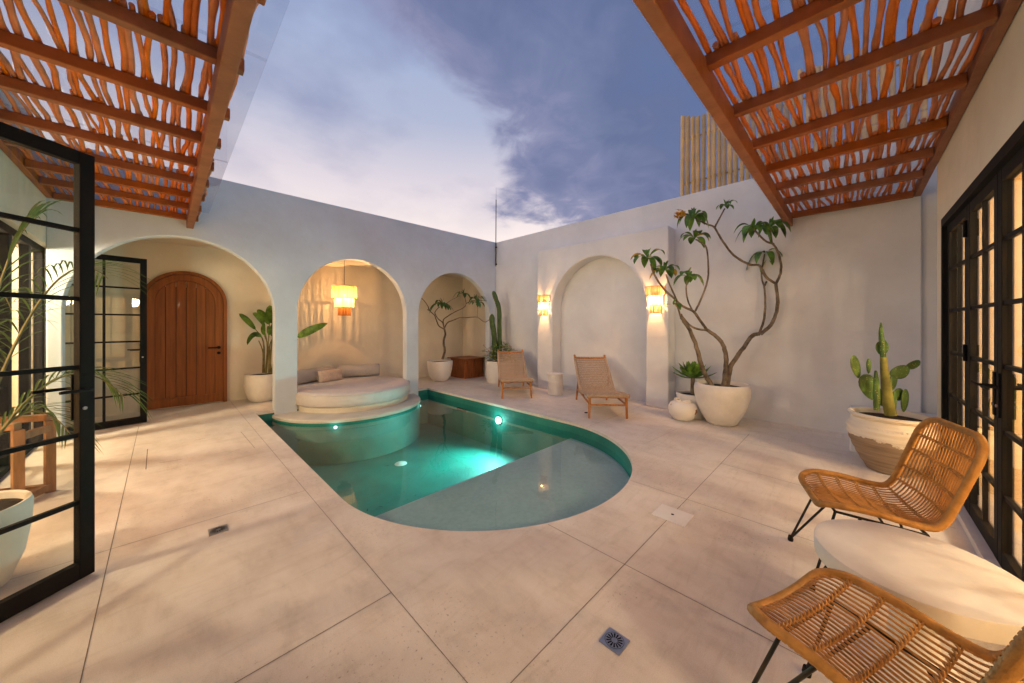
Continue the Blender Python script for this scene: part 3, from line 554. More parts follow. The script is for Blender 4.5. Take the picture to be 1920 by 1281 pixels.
mb = MB(); mb.lathe([(.123, 1.772), (.181, 1.772)], (PX, PY, 0), 36); mb.build('added_damper', M['added_damper'], t)  # added ring, dims the leak between the two lower tiers
lamp('POINT', 'pendant_light', (PX, PY, 1.985), 135, WARM, .010)

# ================================================================= DAYBED
BC = (2.59, 6.94)
t = thing('round_daybed', (BC[0], BC[1], -.15), 'round built-in daybed with pale mattress in the middle arch over the pool', 'daybed')
mb = MB(); mb.lathe([(1.27, -.125), (1.28, -.12), (1.28, -.085), (1.265, -.07), (.9, -.07), (.001, -.07)], (2.50, 6.83, 0), 96); mb.build('stone_step', M['stone'], t, smooth=40)
mb = MB(); mb.lathe([(1.272, -.77), (1.272, -.1251)], (2.50, 6.83, 0), 96); mb.build('submerged_base', M['pool'], t, smooth=40)
mb = MB(); mb.lathe([(1.005, -.069), (1.005, .015), (.99, .03), (.001, .03)], (2.59, 6.93, 0), 96); mb.build('stone_base', M['stone'], t, smooth=40)
mb = MB(); pr = [(1.0, .032), (1.035, .034), (1.052, .05), (1.058, .14), (1.055, .215), (1.03, .247), (.96, .258), (.6, .262), (.001, .262)]
mb.lathe(pr, (2.59, 6.95, 0), 96, wob=lambda a, z: 1 + .003 * math.sin(7 * a) + .002 * math.sin(17 * a)); m_ = mb.build('mattress', M['mattress'], t, smooth=60)
for z_, in ((.225,), (.052,)):
    mb = MB(); mb.tube([(2.59 + 1.059 * math.cos(i * math.pi / 48), 6.95 + 1.059 * math.sin(i * math.pi / 48), z_) for i in range(96)], .006, 6, closed=True); mb.build('piping', M['mattress'], m_, smooth=60)
# bed lights in the step's side
for i, (x_, y_) in enumerate(((1.86, 5.725), (3.52, 6.06))):
    d = Vector((x_ - 2.5, y_ - 6.83, 0)).normalized(); c = Vector((2.5, 6.83, 0)) + d * 1.282
    t_ = thing('step_light', (c.x, c.y, -.12), 'small white underwater light in the ' + ('left' if i == 0 else 'right') + ' side of the daybed step', 'pool light', 'small step lights under the daybed')
    mb = MB(); a = c + Vector((0, 0, -.19)); mb.tube([a, a + d * .012], .03, 16); mb.build('bezel', M['chrome'], t_)
    mb = MB(); mb.tube([a + d * .012, a + d * .017], .02, 14); mb.build('lens', M['step_led'], t_)
    q_ = a + d * .06; lamp('POINT', 'step_light_glow', tuple(q_), .6, (.5, 1, .88), .03)
# bolsters and cushion
def bolster(name, a, b, r, mat, label):
    a = Vector(a); b = Vector(b); d = (b - a).normalized(); Ln = (b - a).length; pts = []; rad = []
    for t__, k in ((0, .25), (.004, .7), (.02, .94), (.05, 1), (.3, 1.01), (.5, .985), (.7, 1.01), (.95, 1), (.98, .94), (.996, .7), (1, .25)): pts.append(a + d * Ln * t__); rad.append(r * k)
    mb = MB(); mb.tube(pts, rad, 24); o = mb.build(name, M[mat], smooth=70, offset=a); return tag(o, label, 'bolster', 'bolsters at the back of the daybed')
bolster('bolster', (1.62, 7.52, .395), (2.50, 7.93, .395), .135, 'bolster', 'grey fabric bolster at the left back of the daybed, left of the tasselled cushion')
bolster('bolster', (2.62, 7.95, .395), (3.42, 7.62, .395), .135, 'bolster', 'grey fabric bolster at the right back of the daybed, right of the tasselled cushion')
def cushion(c, w, h, th, rz, tilt, label):
    t = thing('cushion', c, label, 'cushion'); n, m = 18, 12; vs = []; fs = []
    Mx = Matrix.Rotation(rz, 3, 'Z') @ Matrix.Rotation(tilt, 3, 'X')
    for sgn in (1, -1):
        b0 = len(vs)
        for i in range(n + 1):
            for j in range(m + 1):
                u, v = i / n * 2 - 1, j / m * 2 - 1
                k = ((1 - abs(u) ** 3.2) * (1 - abs(v) ** 3.2)) ** .5 if abs(u) < 1 and abs(v) < 1 else 0
                pin = 1 - .05 * (1 - abs(u)) * abs(v) ; cr = .008 * math.sin(9 * u + 3 * v) * k
                vs.append(Mx @ Vector((u * w / 2 * pin, sgn * (th / 2 * k) + cr, v * h / 2 * (1 - .06 * (1 - v * v) * abs(u)))) + Vector(c))
        for i in range(n):
            for j in range(m):
                q_ = [b0 + i * (m + 1) + j, b0 + (i + 1) * (m + 1) + j, b0 + (i + 1) * (m + 1) + j + 1, b0 + i * (m + 1) + j + 1]; fs.append(tuple(q_ if sgn < 0 else q_[::-1]))
    mb = MB(); mb.add(vs, fs); mb.build('cover', M['cushion'], t, smooth=70)
    for sx in (-1, 1):
        mb = MB()
        for k in range(15):
            z_ = -h / 2 + h * k / 14; p0 = Mx @ Vector((sx * w / 2, 0, z_)) + Vector(c); p1 = Mx @ Vector((sx * (w / 2 + .03 + random.uniform(0, .012)), random.uniform(-.01, .01), z_ + random.uniform(-.014, .006))) + Vector(c)
            mb.tube([p0, (p0 + p1) / 2 + Vector((0, 0, .004)), p1], .0035, 5)
        mb.build('fringe', M['cushion'], t)
cushion((2.36, 7.56, .375), .50, .235, .13, R(17), R(-14), 'beige fringed lumbar cushion lying between the two grey bolsters')

# ================================================================= WOODEN DOOR (in the portico back wall)
DXA, DXB, DZT = -.30, .785, 2.33
dc, dr = (DXA + DXB) / 2, (DXB - DXA) / 2
t = thing('arched_door', (dc, 8.2, 0), 'closed round-topped brown timber plank door at the back of the left arch', 'door')
def arch_ring(r0, r1, zs, y0, y1, mat, name, z0=0.0, parent=None):
    mb = MB(); K = 40
    P = [(-1, z0)] + [(None, k) for k in range(K + 1)] + [(1, z0)]
    def pts(r): return [(dc - r, z0)] + [(dc - r * math.cos(math.pi * k / K), zs + r * math.sin(math.pi * k / K)) for k in range(K + 1)] + [(dc + r, z0)]
    a, b = pts(r0), pts(r1); n = len(a)
    vs = [(x, y0, z) for x, z in a] + [(x, y0, z) for x, z in b] + [(x, y1, z) for x, z in a] + [(x, y1, z) for x, z in b]; fs = []
    for i in range(n - 1): fs += [(i, i + 1, n + i + 1, n + i), (2 * n + i, 2 * n + i + 1, i + 1, i), (n + i, n + i + 1, 3 * n + i + 1, 3 * n + i)]
    mb.add(vs, fs); return mb.build(name, M[mat], parent)
zs = DZT - dr
arch_ring(dr - .05, dr, zs, 8.135, 8.2, 'door_wood', 'door_frame', .004, t)
arch_ring(dr - .165, dr - .056, zs, 8.150, 8.2, 'door_wood', 'leaf_stile', .02, t)
arch_ring(dr - .0555, dr - .0505, zs, 8.1485, 8.2, 'drain_dark', 'door_gap', .02, t)
arch_ring(dr - .169, dr - .1655, zs, 8.1665, 8.2, 'drain_dark', 'panel_groove', .17, t)
mb = MB(); mb.box(dc - dr + .165, dc + dr - .165, 8.152, 8.198, .02, .17); mb.build('bottom_rail', M['door_wood'], t)
ri = dr - .163; npl = 6
for i in range(npl):
    xa = dc - ri + 2 * ri * i / npl + .0035; xb = dc - ri + 2 * ri * (i + 1) / npl - .0035; mb = MB(); K = 6; vs = []
    xs = [xa + (xb - xa) * k / K for k in range(K + 1)]
    tops = [zs + math.sqrt(max(0, ri * ri - (x - dc) ** 2)) for x in xs]
    vs = [(x, 8.168, .165) for x in xs] + [(x, 8.168, z) for x, z in zip(xs, tops)] + [(xa, 8.19, .165), (xa, 8.19, tops[0]), (xb, 8.19, .165), (xb, 8.19, tops[-1])]
    n = K + 1; fs = [(k, k + 1, n + k + 1, n + k) for k in range(K)] + [(0, n, 2 * n + 1, 2 * n), (K, 2 * n + 2, 2 * n + 3, n + K)]
    mb.add(vs, fs); mb.build('plank', M['door_wood'], t)
mb = MB(); mb.box(dc - ri, dc + ri, 8.191, 8.195, .03, zs + ri * .7); mb.build('backing', M['drain_dark'], t)
mb = MB(); hx = DXB - .115; mb.tube([(hx, 8.15, 1.0), (hx, 8.10, 1.0), (hx - .02, 8.09, 1.0), (hx - .15, 8.09, 1.0)], .011, 10); mb.tube([(hx, 8.152, 1.0), (hx, 8.14, 1.0)], .026, 18); mb.build('handle', M['black'], t, smooth=50)
mb = MB(); mb.tube([(hx, 8.152, .90), (hx, 8.14, .90)], .026, 18); mb.build('lock', M['black'], t, smooth=50)

# ================================================================= PERGOLAS
def lath(p0, p1, r, seed):
    rd = random.Random(seed); p0 = Vector(p0); p1 = Vector(p1); Ln = (p1 - p0).length; n = max(6, int(Ln / .085)); d = (p1 - p0).normalized(); s = Vector((-d.y, d.x, 0))
    pts = []; rad = []; off = 0; vel = 0; ph = rd.uniform(0, 6); a1 = rd.uniform(.004, .012); kink = 0
    for i in range(n + 1):
        if rd.random() < .24: vel = rd.uniform(-.008, .008)
        off += vel; off *= .82
        pts.append(p0 + d * Ln * i / n + s * (off + a1 * math.sin(ph + i * .55)) + Vector((0, 0, rd.uniform(-.003, .003))))
        rad.append(r * (1 + rd.uniform(-.12, .14) + (.22 if rd.random() < .07 else 0)))
    return MB().tube(pts, rad, 8)
def pergola(loc, label, axis, beam, ledger, us, vs_, reach, sheet, seed):
    """axis 'x': branches run along x (battens along y). beam=(lo,hi) ledger=(lo,hi) across; us: span of the beam; vs_: batten positions; reach: batten ends"""
    t = thing('pergola', loc, label, 'pergola', 'timber branch pergolas on both sides of the courtyard')
    P = (lambda a, c, z: (a, c, z)) if axis == 'x' else (lambda a, c, z: (c, a, z))
    def bx(a0, a1, c0, c1, z0, z1):
        p, q_ = P(a0, c0, z0), P(a1, c1, z1); return MB().box(min(p[0], q_[0]), max(p[0], q_[0]), min(p[1], q_[1]), max(p[1], q_[1]), z0, z1)
    bx(us[0], us[1], beam[0], beam[1], 2.785, 2.935).build('edge_beam', M['perg'], t, bevel=.006)
    bx(us[0], us[1] - .01, ledger[0], ledger[1], 2.90, 3.03).build('wall_plate', M['perg'], t, bevel=.005)
    for i, v in enumerate(vs_):
        bx(v - .03, v + .03, reach[0], reach[1], 2.892, 2.965 + random.uniform(0, .002)).build('batten', M['perg'], t, bevel=.006)
    rd = random.Random(seed); lo, hi = (beam[1] + .0, ledger[0]) if beam[0] < ledger[0] else (ledger[1], beam[0]); c = lo - .02
    ends = [us[0], us[0] + (us[1] - us[0]) * .34, us[0] + (us[1] - us[0]) * .66, us[1] - .03]; k = 0; rows = []
    while c < hi + .015: rows.append(c); c += .044 + rd.uniform(-.006, .007)
    if beam[0] > ledger[0]: rows.append(beam[1] + .03)
    else: rows.insert(0, beam[0] - .03)
    for c in rows:
        r = rd.uniform(.0105, .0165); cut = [us[0] + .0] + [vs_[min(len(vs_) - 1, max(0, int(len(vs_) * f + rd.uniform(-1.3, 1.3))))] for f in (.36, .68)] + [us[1] - .02]
        if cut[2] <= cut[1]: cut[2] = cut[1] + .64
        for i in range(3):
            k += 1
            if i == 0 and False: continue
            lath(P(cut[i] - .05 if i else cut[i], c, 2.967 + r + .001), P(min(cut[i + 1] + .05, us[1] - .01), c + rd.uniform(-.009, .009), 2.967 + r + .001), r, seed * 1000 + k).build('branch', M['lath'], t, smooth=60)
    o = bx(us[0], us[1] - .02, sheet[0], sheet[1], 3.04, 3.046).build('acrylic_roof', M['acrylic'], t)
    for v in (us[0] + 1.2, us[0] + 3.1, us[0] + 5.0):
        bx(v - .012, v + .012, sheet[0], sheet[1], 3.0475, 3.055).build('roof_strip', M['acrylic'], t)
    return t
battR = [6.135, 5.37, 4.76, 4.15, 3.51, 2.87, 2.23, 1.6, .96, .32, -.3][::-1]
battL = [6.70, 6.08, 5.54, 4.95, 4.39, 3.79, 3.22, 2.57, 1.93, 1.29, .65, .0, -.45][::-1]
pergola((3, .6, 2.8), 'right-hand orange-brown pergola of crooked branches over the steel doors', 'x', (.60, .67), (-.557, -.505), (-.9, 6.175), battR, (-.50, .715), (-.555, .80), 3)
pergola((.25, 3, 2.8), 'left-hand orange-brown pergola of crooked branches over the open glass doors', 'y', (.20, .275), (-.997, -.945), (-.5, 6.74), battL, (-.94, .325), (-.99, .44), 5)

# ================================================================= BAMBOO SCREEN AND ROD
t = thing('bamboo_fence', (6.3, .6, 3.6), 'pale upright bamboo pole screen on top of the courtyard wall, behind the right pergola', 'fence')
v = 2.13; k = 0
while v > -.9:
    r = random.uniform(.028, .036); v -= r; h = 4.93 + random.uniform(-.06, .07) + .03 * math.sin(v * 4); pts = []; rad = []; z = 3.58; sx = random.uniform(-.008, .008)
    zz = [3.58]; q_ = 3.58 + random.uniform(.1, .4)
    while q_ < h - .05: zz.append(q_); q_ += random.uniform(.32, .45)
    zz.append(h)
    for a, b in zip(zz, zz[1:]):
        for f, kk in ((0, 1.09), (.03, 1.0), (.5, .97), (.97, 1.0)): pts.append((6.30 + sx, v + sx * (a - 3.6), a + (b - a) * f)); rad.append(r * kk)
    pts.append((6.30 + sx, v + sx * (h - 3.6), h)); rad.append(r * .96)
    MB().tube(pts, rad, 10).build('bamboo_pole', M['bamboo'], t, smooth=60); v -= r + random.uniform(.010, .022)
for z in (3.85, 4.6): MB().tube([(6.345, 2.1, z), (6.345, -.85, z)], .015, 8).build('cross_rail', M['bamboo'], t)
t = thing('lightning_rod', (6.16, 6.71, 2.95), 'thin dark metal rod standing up from the courtyard corner against the sky', 'rod')
mb = MB(); mb.tube([(6.15, 6.72, 2.96), (6.15, 6.715, 3.4), (6.15, 6.705, 4.72)], .011, 8); mb.build('rod', M['iron'], t)
mb = MB(); mb.tube([(6.15, 6.705, 4.72), (6.15, 6.705, 5.05)], [.006, .002], 6); mb.build('tip', M['chrome'], t)
mb = MB(); mb.box(6.14, 6.18, 6.70, 6.735, 3.0, 3.03); mb.box(6.14, 6.18, 6.70, 6.735, 3.45, 3.48); mb.build('bracket', M['iron'], t)

# ================================================================= STEEL DOORS
def glazed_leaf(w, h, mull, bars, t_=.042, stile=.064, handle=None, name='glass_door', z0=.01, hinge_side=0):
    """local: x 0..w, y centred on 0"""
    t = thing(name, (0, 0, 0), None, 'glass door')
    mb = MB(); mb.box(0, stile, -t_ / 2, t_ / 2, z0, h); mb.box(w - stile, w, -t_ / 2, t_ / 2, z0, h)
    mb.box(stile, w - stile, -t_ / 2 + .001, t_ / 2 - .001, z0, z0 + .09); mb.box(stile, w - stile, -t_ / 2 + .001, t_ / 2 - .001, h - .07, h); mb.build('frame', M['black'], t, bevel=.003)
    for m in mull: mb = MB(); mb.box(m - .012, m + .012, -.013, .013, z0 + .09, h - .07); mb.build('glazing_bar', M['black'], t)
    for z in bars: mb = MB(); mb.box(stile, w - stile, -.012, .012, z - .0115, z + .0115); mb.build('glazing_bar', M['black'], t)
    mb = MB(); mb.box(stile, w - stile, -.003, .003, z0 + .09, h - .07); mb.build('glass', M['glass'], t)
    if handle is not None:
        hx, sg = handle
        for sy in (-1, 1):
            mb = MB(); y = sy * (t_ / 2); mb.box(hx - .02, hx + .02, min(y, y + sy * .008), max(y, y + sy * .008), .88, 1.13)
            p = mb.build('handle_plate', M['black'], t, bevel=.002)
            mb = MB(); mb.tube([(hx, y, 1.05), (hx, y + sy * .055, 1.05), (hx + sg * .02, y + sy * .062, 1.05), (hx + sg * .13, y + sy * .062, 1.052)], .0085, 8); mb.build('handle', M['black'], p, smooth=50)
            mb = MB(); mb.tube([(hx, y + sy * .008, .945), (hx, y + sy * .014, .945)], .009, 12); mb.build('lock_cylinder', M['chrome'], p)
    for z in (.25, 1.2, 2.1):
        mb = MB(); x = -.004 if hinge_side == 0 else w + .004; mb.tube([(x, t_ / 2 + .008, z - .06), (x, t_ / 2 + .008, z + .06)], .011, 8); mb.build('hinge', M['black'], t)
    return t
bz = [.43, .80, 1.17, 1.545, 1.92]
d1 = glazed_leaf(.885, 2.35, [], bz, handle=(.835, -1)); d1.location = (-.98, 2.488, 0); d1.rotation_euler.z = math.atan2(3.05 - 2.488, -.297 + .98)
d1['label'] = 'nearest open black steel glass door, largest in view on the left, with a palm behind it'; d1['group'] = 'black steel glass doors opening onto the patio'
d2 = glazed_leaf(.80, 2.35, [.40], bz, handle=(.755, -1)); d2.location = (-.983, 7.065, 0); d2.rotation_euler.z = math.atan2(.165, .783)
d2['label'] = 'far open black steel glass door standing in front of the brown arched door'; d2['group'] = d1['group']
# right-hand set
def right_leaf(u0, u1, label, handle=None, mull=None, hs=0):
    w = u1 - u0; t = glazed_leaf(w, 2.27, mull or [w / 2], [.445, .805, 1.17, 1.525, 1.883], handle=handle, stile=.07, z0=.05, hinge_side=hs)
    t.location = (u0, -.605, 0); t['label'] = label; t['group'] = 'black steel glass doors along the right wall'; return t
a = [4.835, 4.09, 3.345, 2.60, 1.855, 1.11, .36]
lb = ['farthest fixed steel glass panel of the right wall, behind the rustic cactus pot', 'steel glass door with lever handle, second from the far end on the right', 'steel glass door behind the rattan chair back, third from the far end', 'steel glass door beside the white table, fourth from the far end', 'steel glass door nearest the white table edge, fifth from the far end', 'last steel glass door of the right wall, out past the near chair']
for i in range(6):
    if i >= 3: break
    u1, u0 = a[i] - .004, a[i + 1] + .004
    h = None
    if i == 1: h = (.036, 1)
    if i == 2: h = (u1 - u0 - .036, -1)
    right_leaf(u0, u1, lb[i], h, hs=1 if i in (1,) else 0)
t = thing('door_frame', (3, -.58, 0), 'black steel outer frame round the glass doors of the right wall', 'door frame')
mb = MB(); mb.box(.3, 4.885, -.64, -.556, 2.275, 2.345); mb.build('head', M['black'], t, bevel=.003)
mb = MB(); mb.box(4.838, 4.885, -.64, -.556, .046, 2.275); mb.build('jamb', M['black'], t, bevel=.003)
# panels nearer than the frame edge, in one run: seen only from the side
for i in (3, 4, 5):
    u1, u0 = a[i] - .004, a[i + 1] + .004; right_leaf(u0, u1, lb[i])
# left-hand fixed glazing in the wall opening
t = thing('glazed_screen', (-1.1, 5.2, 0), 'fixed black steel window frames of the left building, glowing behind the palm', 'window')
mb = MB(); mb.box(-1.14, -1.06, 2.5, 7.1, 2.28, 2.355); mb.box(-1.14, -1.06, 2.5, 7.1, .005, .06); mb.build('frame', M['black'], t, bevel=.003)
for v in (4.4, 5.1, 5.74, 6.42, 7.02):
    mb = MB(); mb.box(-1.135, -1.065, v, v + .10, .06, 2.28); mb.build('post', M['black'], t, bevel=.003)
for z in bz:
    mb = MB(); mb.box(-1.115, -1.085, 4.4, 5.74, z - .012, z + .012); mb.build('glazing_bar', M['black'], t)
mb = MB(); mb.box(-1.103, -1.097, 4.5, 7.0, .06, 2.28); mb.build('glass', M['glass'], t)

# ================================================================= POTS
def pot(mb, c, prof, wob=None, n=48): mb.lathe(prof, (c[0], c[1], 0), n, wob=wob)
def wob(k, a=.006): return lambda an, z: 1 + a * math.sin(3 * an + k) + a * .6 * math.sin(5 * an + 9 * z + k)
def planter(name, c, prof, mat, soil_z, soil_r, label, cat='potted plant', group=None, wb=None):
    t = thing(name, (c[0], c[1], 0), label, cat, group)
    mb = MB(); pot(mb, c, prof, wb); mb.build('pot', M[mat], t, smooth=50)
    mb = MB(); mb.lathe([(soil_r, soil_z), (soil_r * .6, soil_z + .012), (.001, soil_z + .018)], (c[0], c[1], 0), 32, wob=lambda a_, z: 1 + .0 * a_); mb.build('soil', M['soil'], t)
    return t
def branches(t, B, mat='bark', name='limb', seed=1):
    rd = random.Random(seed)
    for L_, r0, r1 in B:
        pts = bez(L_, 5); n = len(pts); rad = [.76 * (r0 + (r1 - r0) * i / (n - 1)) * (1 + rd.uniform(-.05, .07)) for i in range(n)]
        pts = [p + Vector((rd.uniform(-1, 1), rd.uniform(-1, 1), rd.uniform(-1, 1))) * r0 * .09 for p in pts]
        MB().tube(pts, rad, 10).build(name if r0 < .03 else 'trunk', M[mat], t, smooth=60)
def plume(t, c, n, ln, w, seed, mats, droop=.5, updir=.55):
    """whorl of frangipani leaves"""
    rd = random.Random(seed); c = Vector(c); groups = {}
    for i in range(n):
        a = 2 * math.pi * i / n + rd.uniform(-.35, .35); l = ln * rd.uniform(.7, 1.15); up = rd.uniform(-.1, updir)
        d = Vector((math.cos(a), math.sin(a), 0)); mid = c + d * l * .5 + Vector((0, 0, l * up * .55)); tip = c + d * l * rd.uniform(.75, .95) + Vector((0, 0, l * (up - droop) * rd.uniform(.7, 1.2)))
        m = mats[0] if rd.random() < .86 or len(mats) < 2 else mats[1]
        groups.setdefault(m, MB()).leaf(c + d * .01, mid, tip, w * rd.uniform(.8, 1.15), rows=8, fold=.12, prof=lambda t_: max(.03, math.sin(math.pi * t_ ** 1.25) ** .75) if 0 < t_ < 1 else .03)
    for k in range(3):
        a = rd.uniform(0, 6.28); d = Vector((math.cos(a), math.sin(a), 0)); groups.setdefault(mats[0], MB()).leaf(c, c + d * .02 + Vector((0, 0, ln * .25)), c + d * .05 + Vector((0, 0, ln * .5)), w * .45, rows=5)
    for m, b in groups.items(): b.build('leaves' if m != 'leaf_yellow' else 'yellow_leaves', M[m], t, smooth=60)

t = planter('potted_frangipani', P_BIG, [(.001, .0), (.165, .0), (.19, .02), (.265, .15), (.318, .29), (.345, .42), (.348, .51), (.336, .565), (.318, .575), (.306, .565), (.298, .50), (.001, .48)], 'pot', .515, .300, 'tall sprawling frangipani tree in a large rough white bowl pot by the long wall', wb=wob(1))
branches(t, TREE_A, seed=3)
for i, c in enumerate(TREE_A_TIPS):
    n_, l_, w_ = (9, .25, .098) if i not in (8, 10) else (7, .18, .06)
    if i == 10: n_ = 3
    plume(t, c, n_, l_, w_, 40 + i, ('leaf', 'leaf_yellow') if i in (0, 1, 3, 10, 9) else ('leaf',), droop=.75 if i in (4, 5, 6, 7, 9) else .5)
mb = MB(); fc = Vector(TREE_A_FLOWERS); tip7 = Vector(TREE_A_TIPS[7]); st = MB(); st.tube([tip7, (tip7 + fc) / 2 + Vector((0, 0, .01)), fc], .006, 6); st.build('flower_stalk', M['stem'], t)
for k in range(9):
    c = fc + Vector((random.uniform(-.05, .05), random.uniform(-.05, .05), random.uniform(-.055, .06)))
    nn = Vector((random.uniform(-1, .3), random.uniform(-1, .6), random.uniform(-.2, 1))).normalized(); x = nn.orthogonal().normalized(); y = nn.cross(x)
    for j in range(5):
        a_ = j * 1.2566; d = x * math.cos(a_) + y * math.sin(a_); mb.leaf(c, c + d * .032 + nn * .012, c + d * .060 + nn * .010, .036, up=nn, rows=4, fold=.05)
mb.build('flowers', M['flower'], t)

t = planter('potted_frangipani', P_FRANG, [(.001, 0), (.17, 0), (.20, .015), (.26, .12), (.30, .27), (.318, .42), (.318, .49), (.305, .503), (.288, .495), (.283, .45), (.001, .44)], 'pot_smooth', .462, .285, 'small bare-limbed frangipani in a white pot inside the right-hand arch')
branches(t, TREE_B, seed=9)
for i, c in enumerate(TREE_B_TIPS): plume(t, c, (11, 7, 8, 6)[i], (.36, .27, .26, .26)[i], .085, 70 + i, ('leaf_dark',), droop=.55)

t = planter('potted_bird_of_paradise', P_CANNA, [(.001, 0), (.19, 0), (.215, .02), (.26, .10), (.30, .24), (.315, .36), (.305, .46), (.295, .50), (.275, .505), (.268, .46), (.001, .45)], 'pot', .468, .27, 'broad-leaved plant in a white pot half hidden behind the left arch pillar', wb=wob(4, .004))
for st in CANNA_STEMS: MB().tube(bez(st, 5), [.017 - .010 * i / (5 * (len(st) - 1)) for i in range(5 * (len(st) - 1) + 1)], 8).build('stem', M['stem'], t, smooth=60)
for i, (b, m, tp, w_) in enumerate(CANNA_LEAVES):
    mb = MB(); ax = (Vector(tp) - Vector(b)).normalized(); up = Vector((-.71, -.70, .25)); mb.leaf(b, m, tp, w_ * 1.25, up=tuple(up), rows=14, fold=.10 if i % 2 else .16, prof=lambda t_: max(.04, math.sin(math.pi * min(1, t_ * .97 + .02)) ** .55) if 0 < t_ < 1 else .05)
    mb.build('leaf', M['leaf'], t, smooth=60)
mb = MB(); mb.leaf(CANNA_LEAVES[0][2], CANNA_LEAVES[0][2], tuple(Vector(CANNA_LEAVES[0][2]) + Vector((-.02, 0, -.01))), .03); mb.build('dry_leaf_tip', M['flower_pink'], t)

# cactus planter with flowers
t = planter('cactus_planter', P_CACT, [(.001, 0), (.31, 0), (.325, .02), (.345, .25), (.35, .50), (.345, .527), (.325, .53), (.318, .51), (.316, .46), (.001, .45)], 'pot_smooth', .49, .318, 'cylindrical white planter with two tall column cacti and mixed flowers in the corner')
for pts, r in COLUMN_CACTI:
    P_ = bez(pts, 6); n = len(P_); mb = MB()
    rad = [r * (1 if i < n - 3 else (.9, .65, .2)[i - n + 3]) * (1 + .04 * math.sin(i * 1.3)) for i in range(n)]
    # ribbed column
    vs0 = MB().tube(P_, rad, 21); nn = 21
    vs = []
    for i in range(n):
        for j in range(nn):
            p = Vector(vs0.v[i * nn + j]); k = 1.10 if j % 3 == 0 else .86; vs.append(P_[i] + (p - P_[i]) * k)
    mb.add(vs, vs0.f); mb.build('cactus_column', M['cactus_col'], t, smooth=25)
bc = Vector((P_CACT[0], P_CACT[1], .50)); g1, g2, g3, g4 = MB(), MB(), MB(), MB(); rd = random.Random(5)
for i in range(330):
    a_ = rd.uniform(0, 6.28); r_x = rd.uniform(.02, .36); d = Vector((math.cos(a_), math.sin(a_), 0)); h = rd.uniform(.02, .44) * (1.15 - r_x * 1.5); c = bc + d * (r_x + .07 * rd.random()) + Vector((0, 0, h))
    dd = (d + Vector((rd.uniform(-.7, .7), rd.uniform(-.7, .7), rd.uniform(-.2, .8)))).normalized(); l = rd.uniform(.07, .14)
    (g1 if rd.random() < .6 else g2).leaf(c, c + dd * l * .5, c + dd * l - Vector((0, 0, l * .3)), rd.uniform(.022, .045), rows=4)
for i in range(14):
    a_ = rd.uniform(0, 6.28); d = Vector((math.cos(a_), math.sin(a_), 0)); p = bc + d * .1; q_ = bc + d * rd.uniform(.3, .42) + Vector((0, 0, rd.uniform(.05, .42))); g4.tube([p, (p + q_) / 2 + Vector((0, 0, .06)), q_], .004, 5)
    for k in range(7):
        n_ = Vector((rd.uniform(-1, 1), rd.uniform(-1, 1), rd.uniform(-.3, 1))).normalized(); g3.leaf(q_, q_ + n_ * .018, q_ + n_ * .038, .02, rows=3)
g1.build('foliage', M['leaf'], t, smooth=60); g2.build('variegated_foliage', noisy('pale_leaf', (.40, .44, .22), .5, .3, 9, 0), t, smooth=60); g3.build('blossoms', M['flower_pink'], t); g4.build('flower_stems', M['stem'], t)

# agave
t = planter('potted_agave', P_AGAVE, [(.001, 0), (.17, 0), (.18, .01), (.215, .2), (.23, .33), (.23, .355), (.215, .36), (.208, .35), (.205, .31), (.001, .30)], 'pot_smooth', .325, .207, 'green agave rosette on a short stem in a white pot behind the large bowl pot')
MB().tube([(P_AGAVE[0], P_AGAVE[1], .32), (P_AGAVE[0], P_AGAVE[1], .60)], [.035, .03], 10).build('stem', M['bark'], t, smooth=60)
mb = MB(); c = Vector((P_AGAVE[0], P_AGAVE[1], .58)); rd = random.Random(8)
for i in range(30):
    a_ = i * 2.39996; f = i / 30; el = R(12 + 68 * f); l = .36 - .10 * f; d = Vector((math.cos(a_) * math.cos(el), math.sin(a_) * math.cos(el), math.sin(el)))
    up = Vector((-math.cos(a_) * math.sin(el), -math.sin(a_) * math.sin(el), math.cos(el)))
    mb.leaf(c + d * .01 + Vector((0, 0, .05 * f)), c + d * l * .5 - up * .02, c + d * l + up * .03, .105, up=tuple(up), rows=8, fold=.22, prof=lambda t_: .38 + .62 * math.sin(math.pi * min(t_, .62) / 1.05) if t_ < .62 else max(.02, .97 * (1 - (t_ - .62) / .38) ** .7))
mb.build('rosette', M['leaf'], t, smooth=60)
# chipped jar
t = thing('round_jar', (*P_JAR, 0), 'small round chipped white clay jar on the floor left of the large bowl pot', 'jar')
pr = [(.001, 0), (.115, 0), (.135, .012), (.175, .07), (.20, .14), (.195, .20), (.165, .245), (.125, .262), (.118, .27), (.122, .295), (.112, .302), (.10, .295), (.098, .25), (.001, .10)]
mb = MB(); pot(mb, P_JAR, [(r * (1 + .012 * math.sin(z * 150)), z) for r, z in pr]); mb.build('body', M['chipped'], t, smooth=50)
# rustic pot with opuntia
def rip(z): return 1 + .012 * math.sin(z * 95)
pr = [(.001, 0), (.15, 0), (.165, .01), (.225, .12), (.275, .24), (.302, .34), (.305, .40), (.29, .455), (.268, .485), (.262, .50), (.285, .515), (.298, .53), (.292, .548), (.27, .55), (.255, .535), (.25, .47), (.001, .46)]
t = thing('potted_cactus', (*P_RUST, 0), 'prickly pear cactus in a big weathered white and brown clay pot near the steel doors', 'potted cactus')
prf = []
for (ra, za), (rb, zb) in zip(pr, pr[1:]):
    k = max(1, int(abs(zb - za) / .012)) if za < .47 and zb <= .47 and ra > .1 and rb > .1 else 1
    for i in range(k): f = i / k; z_ = za + (zb - za) * f; prf.append(((ra + (rb - ra) * f) * (rip(z_) if k > 1 else 1), z_))
prf.append(pr[-1])
mb = MB(); pot(mb, P_RUST, prf, wob(2, .004), 64); mb.build('pot', M['rustic'], t, smooth=50)
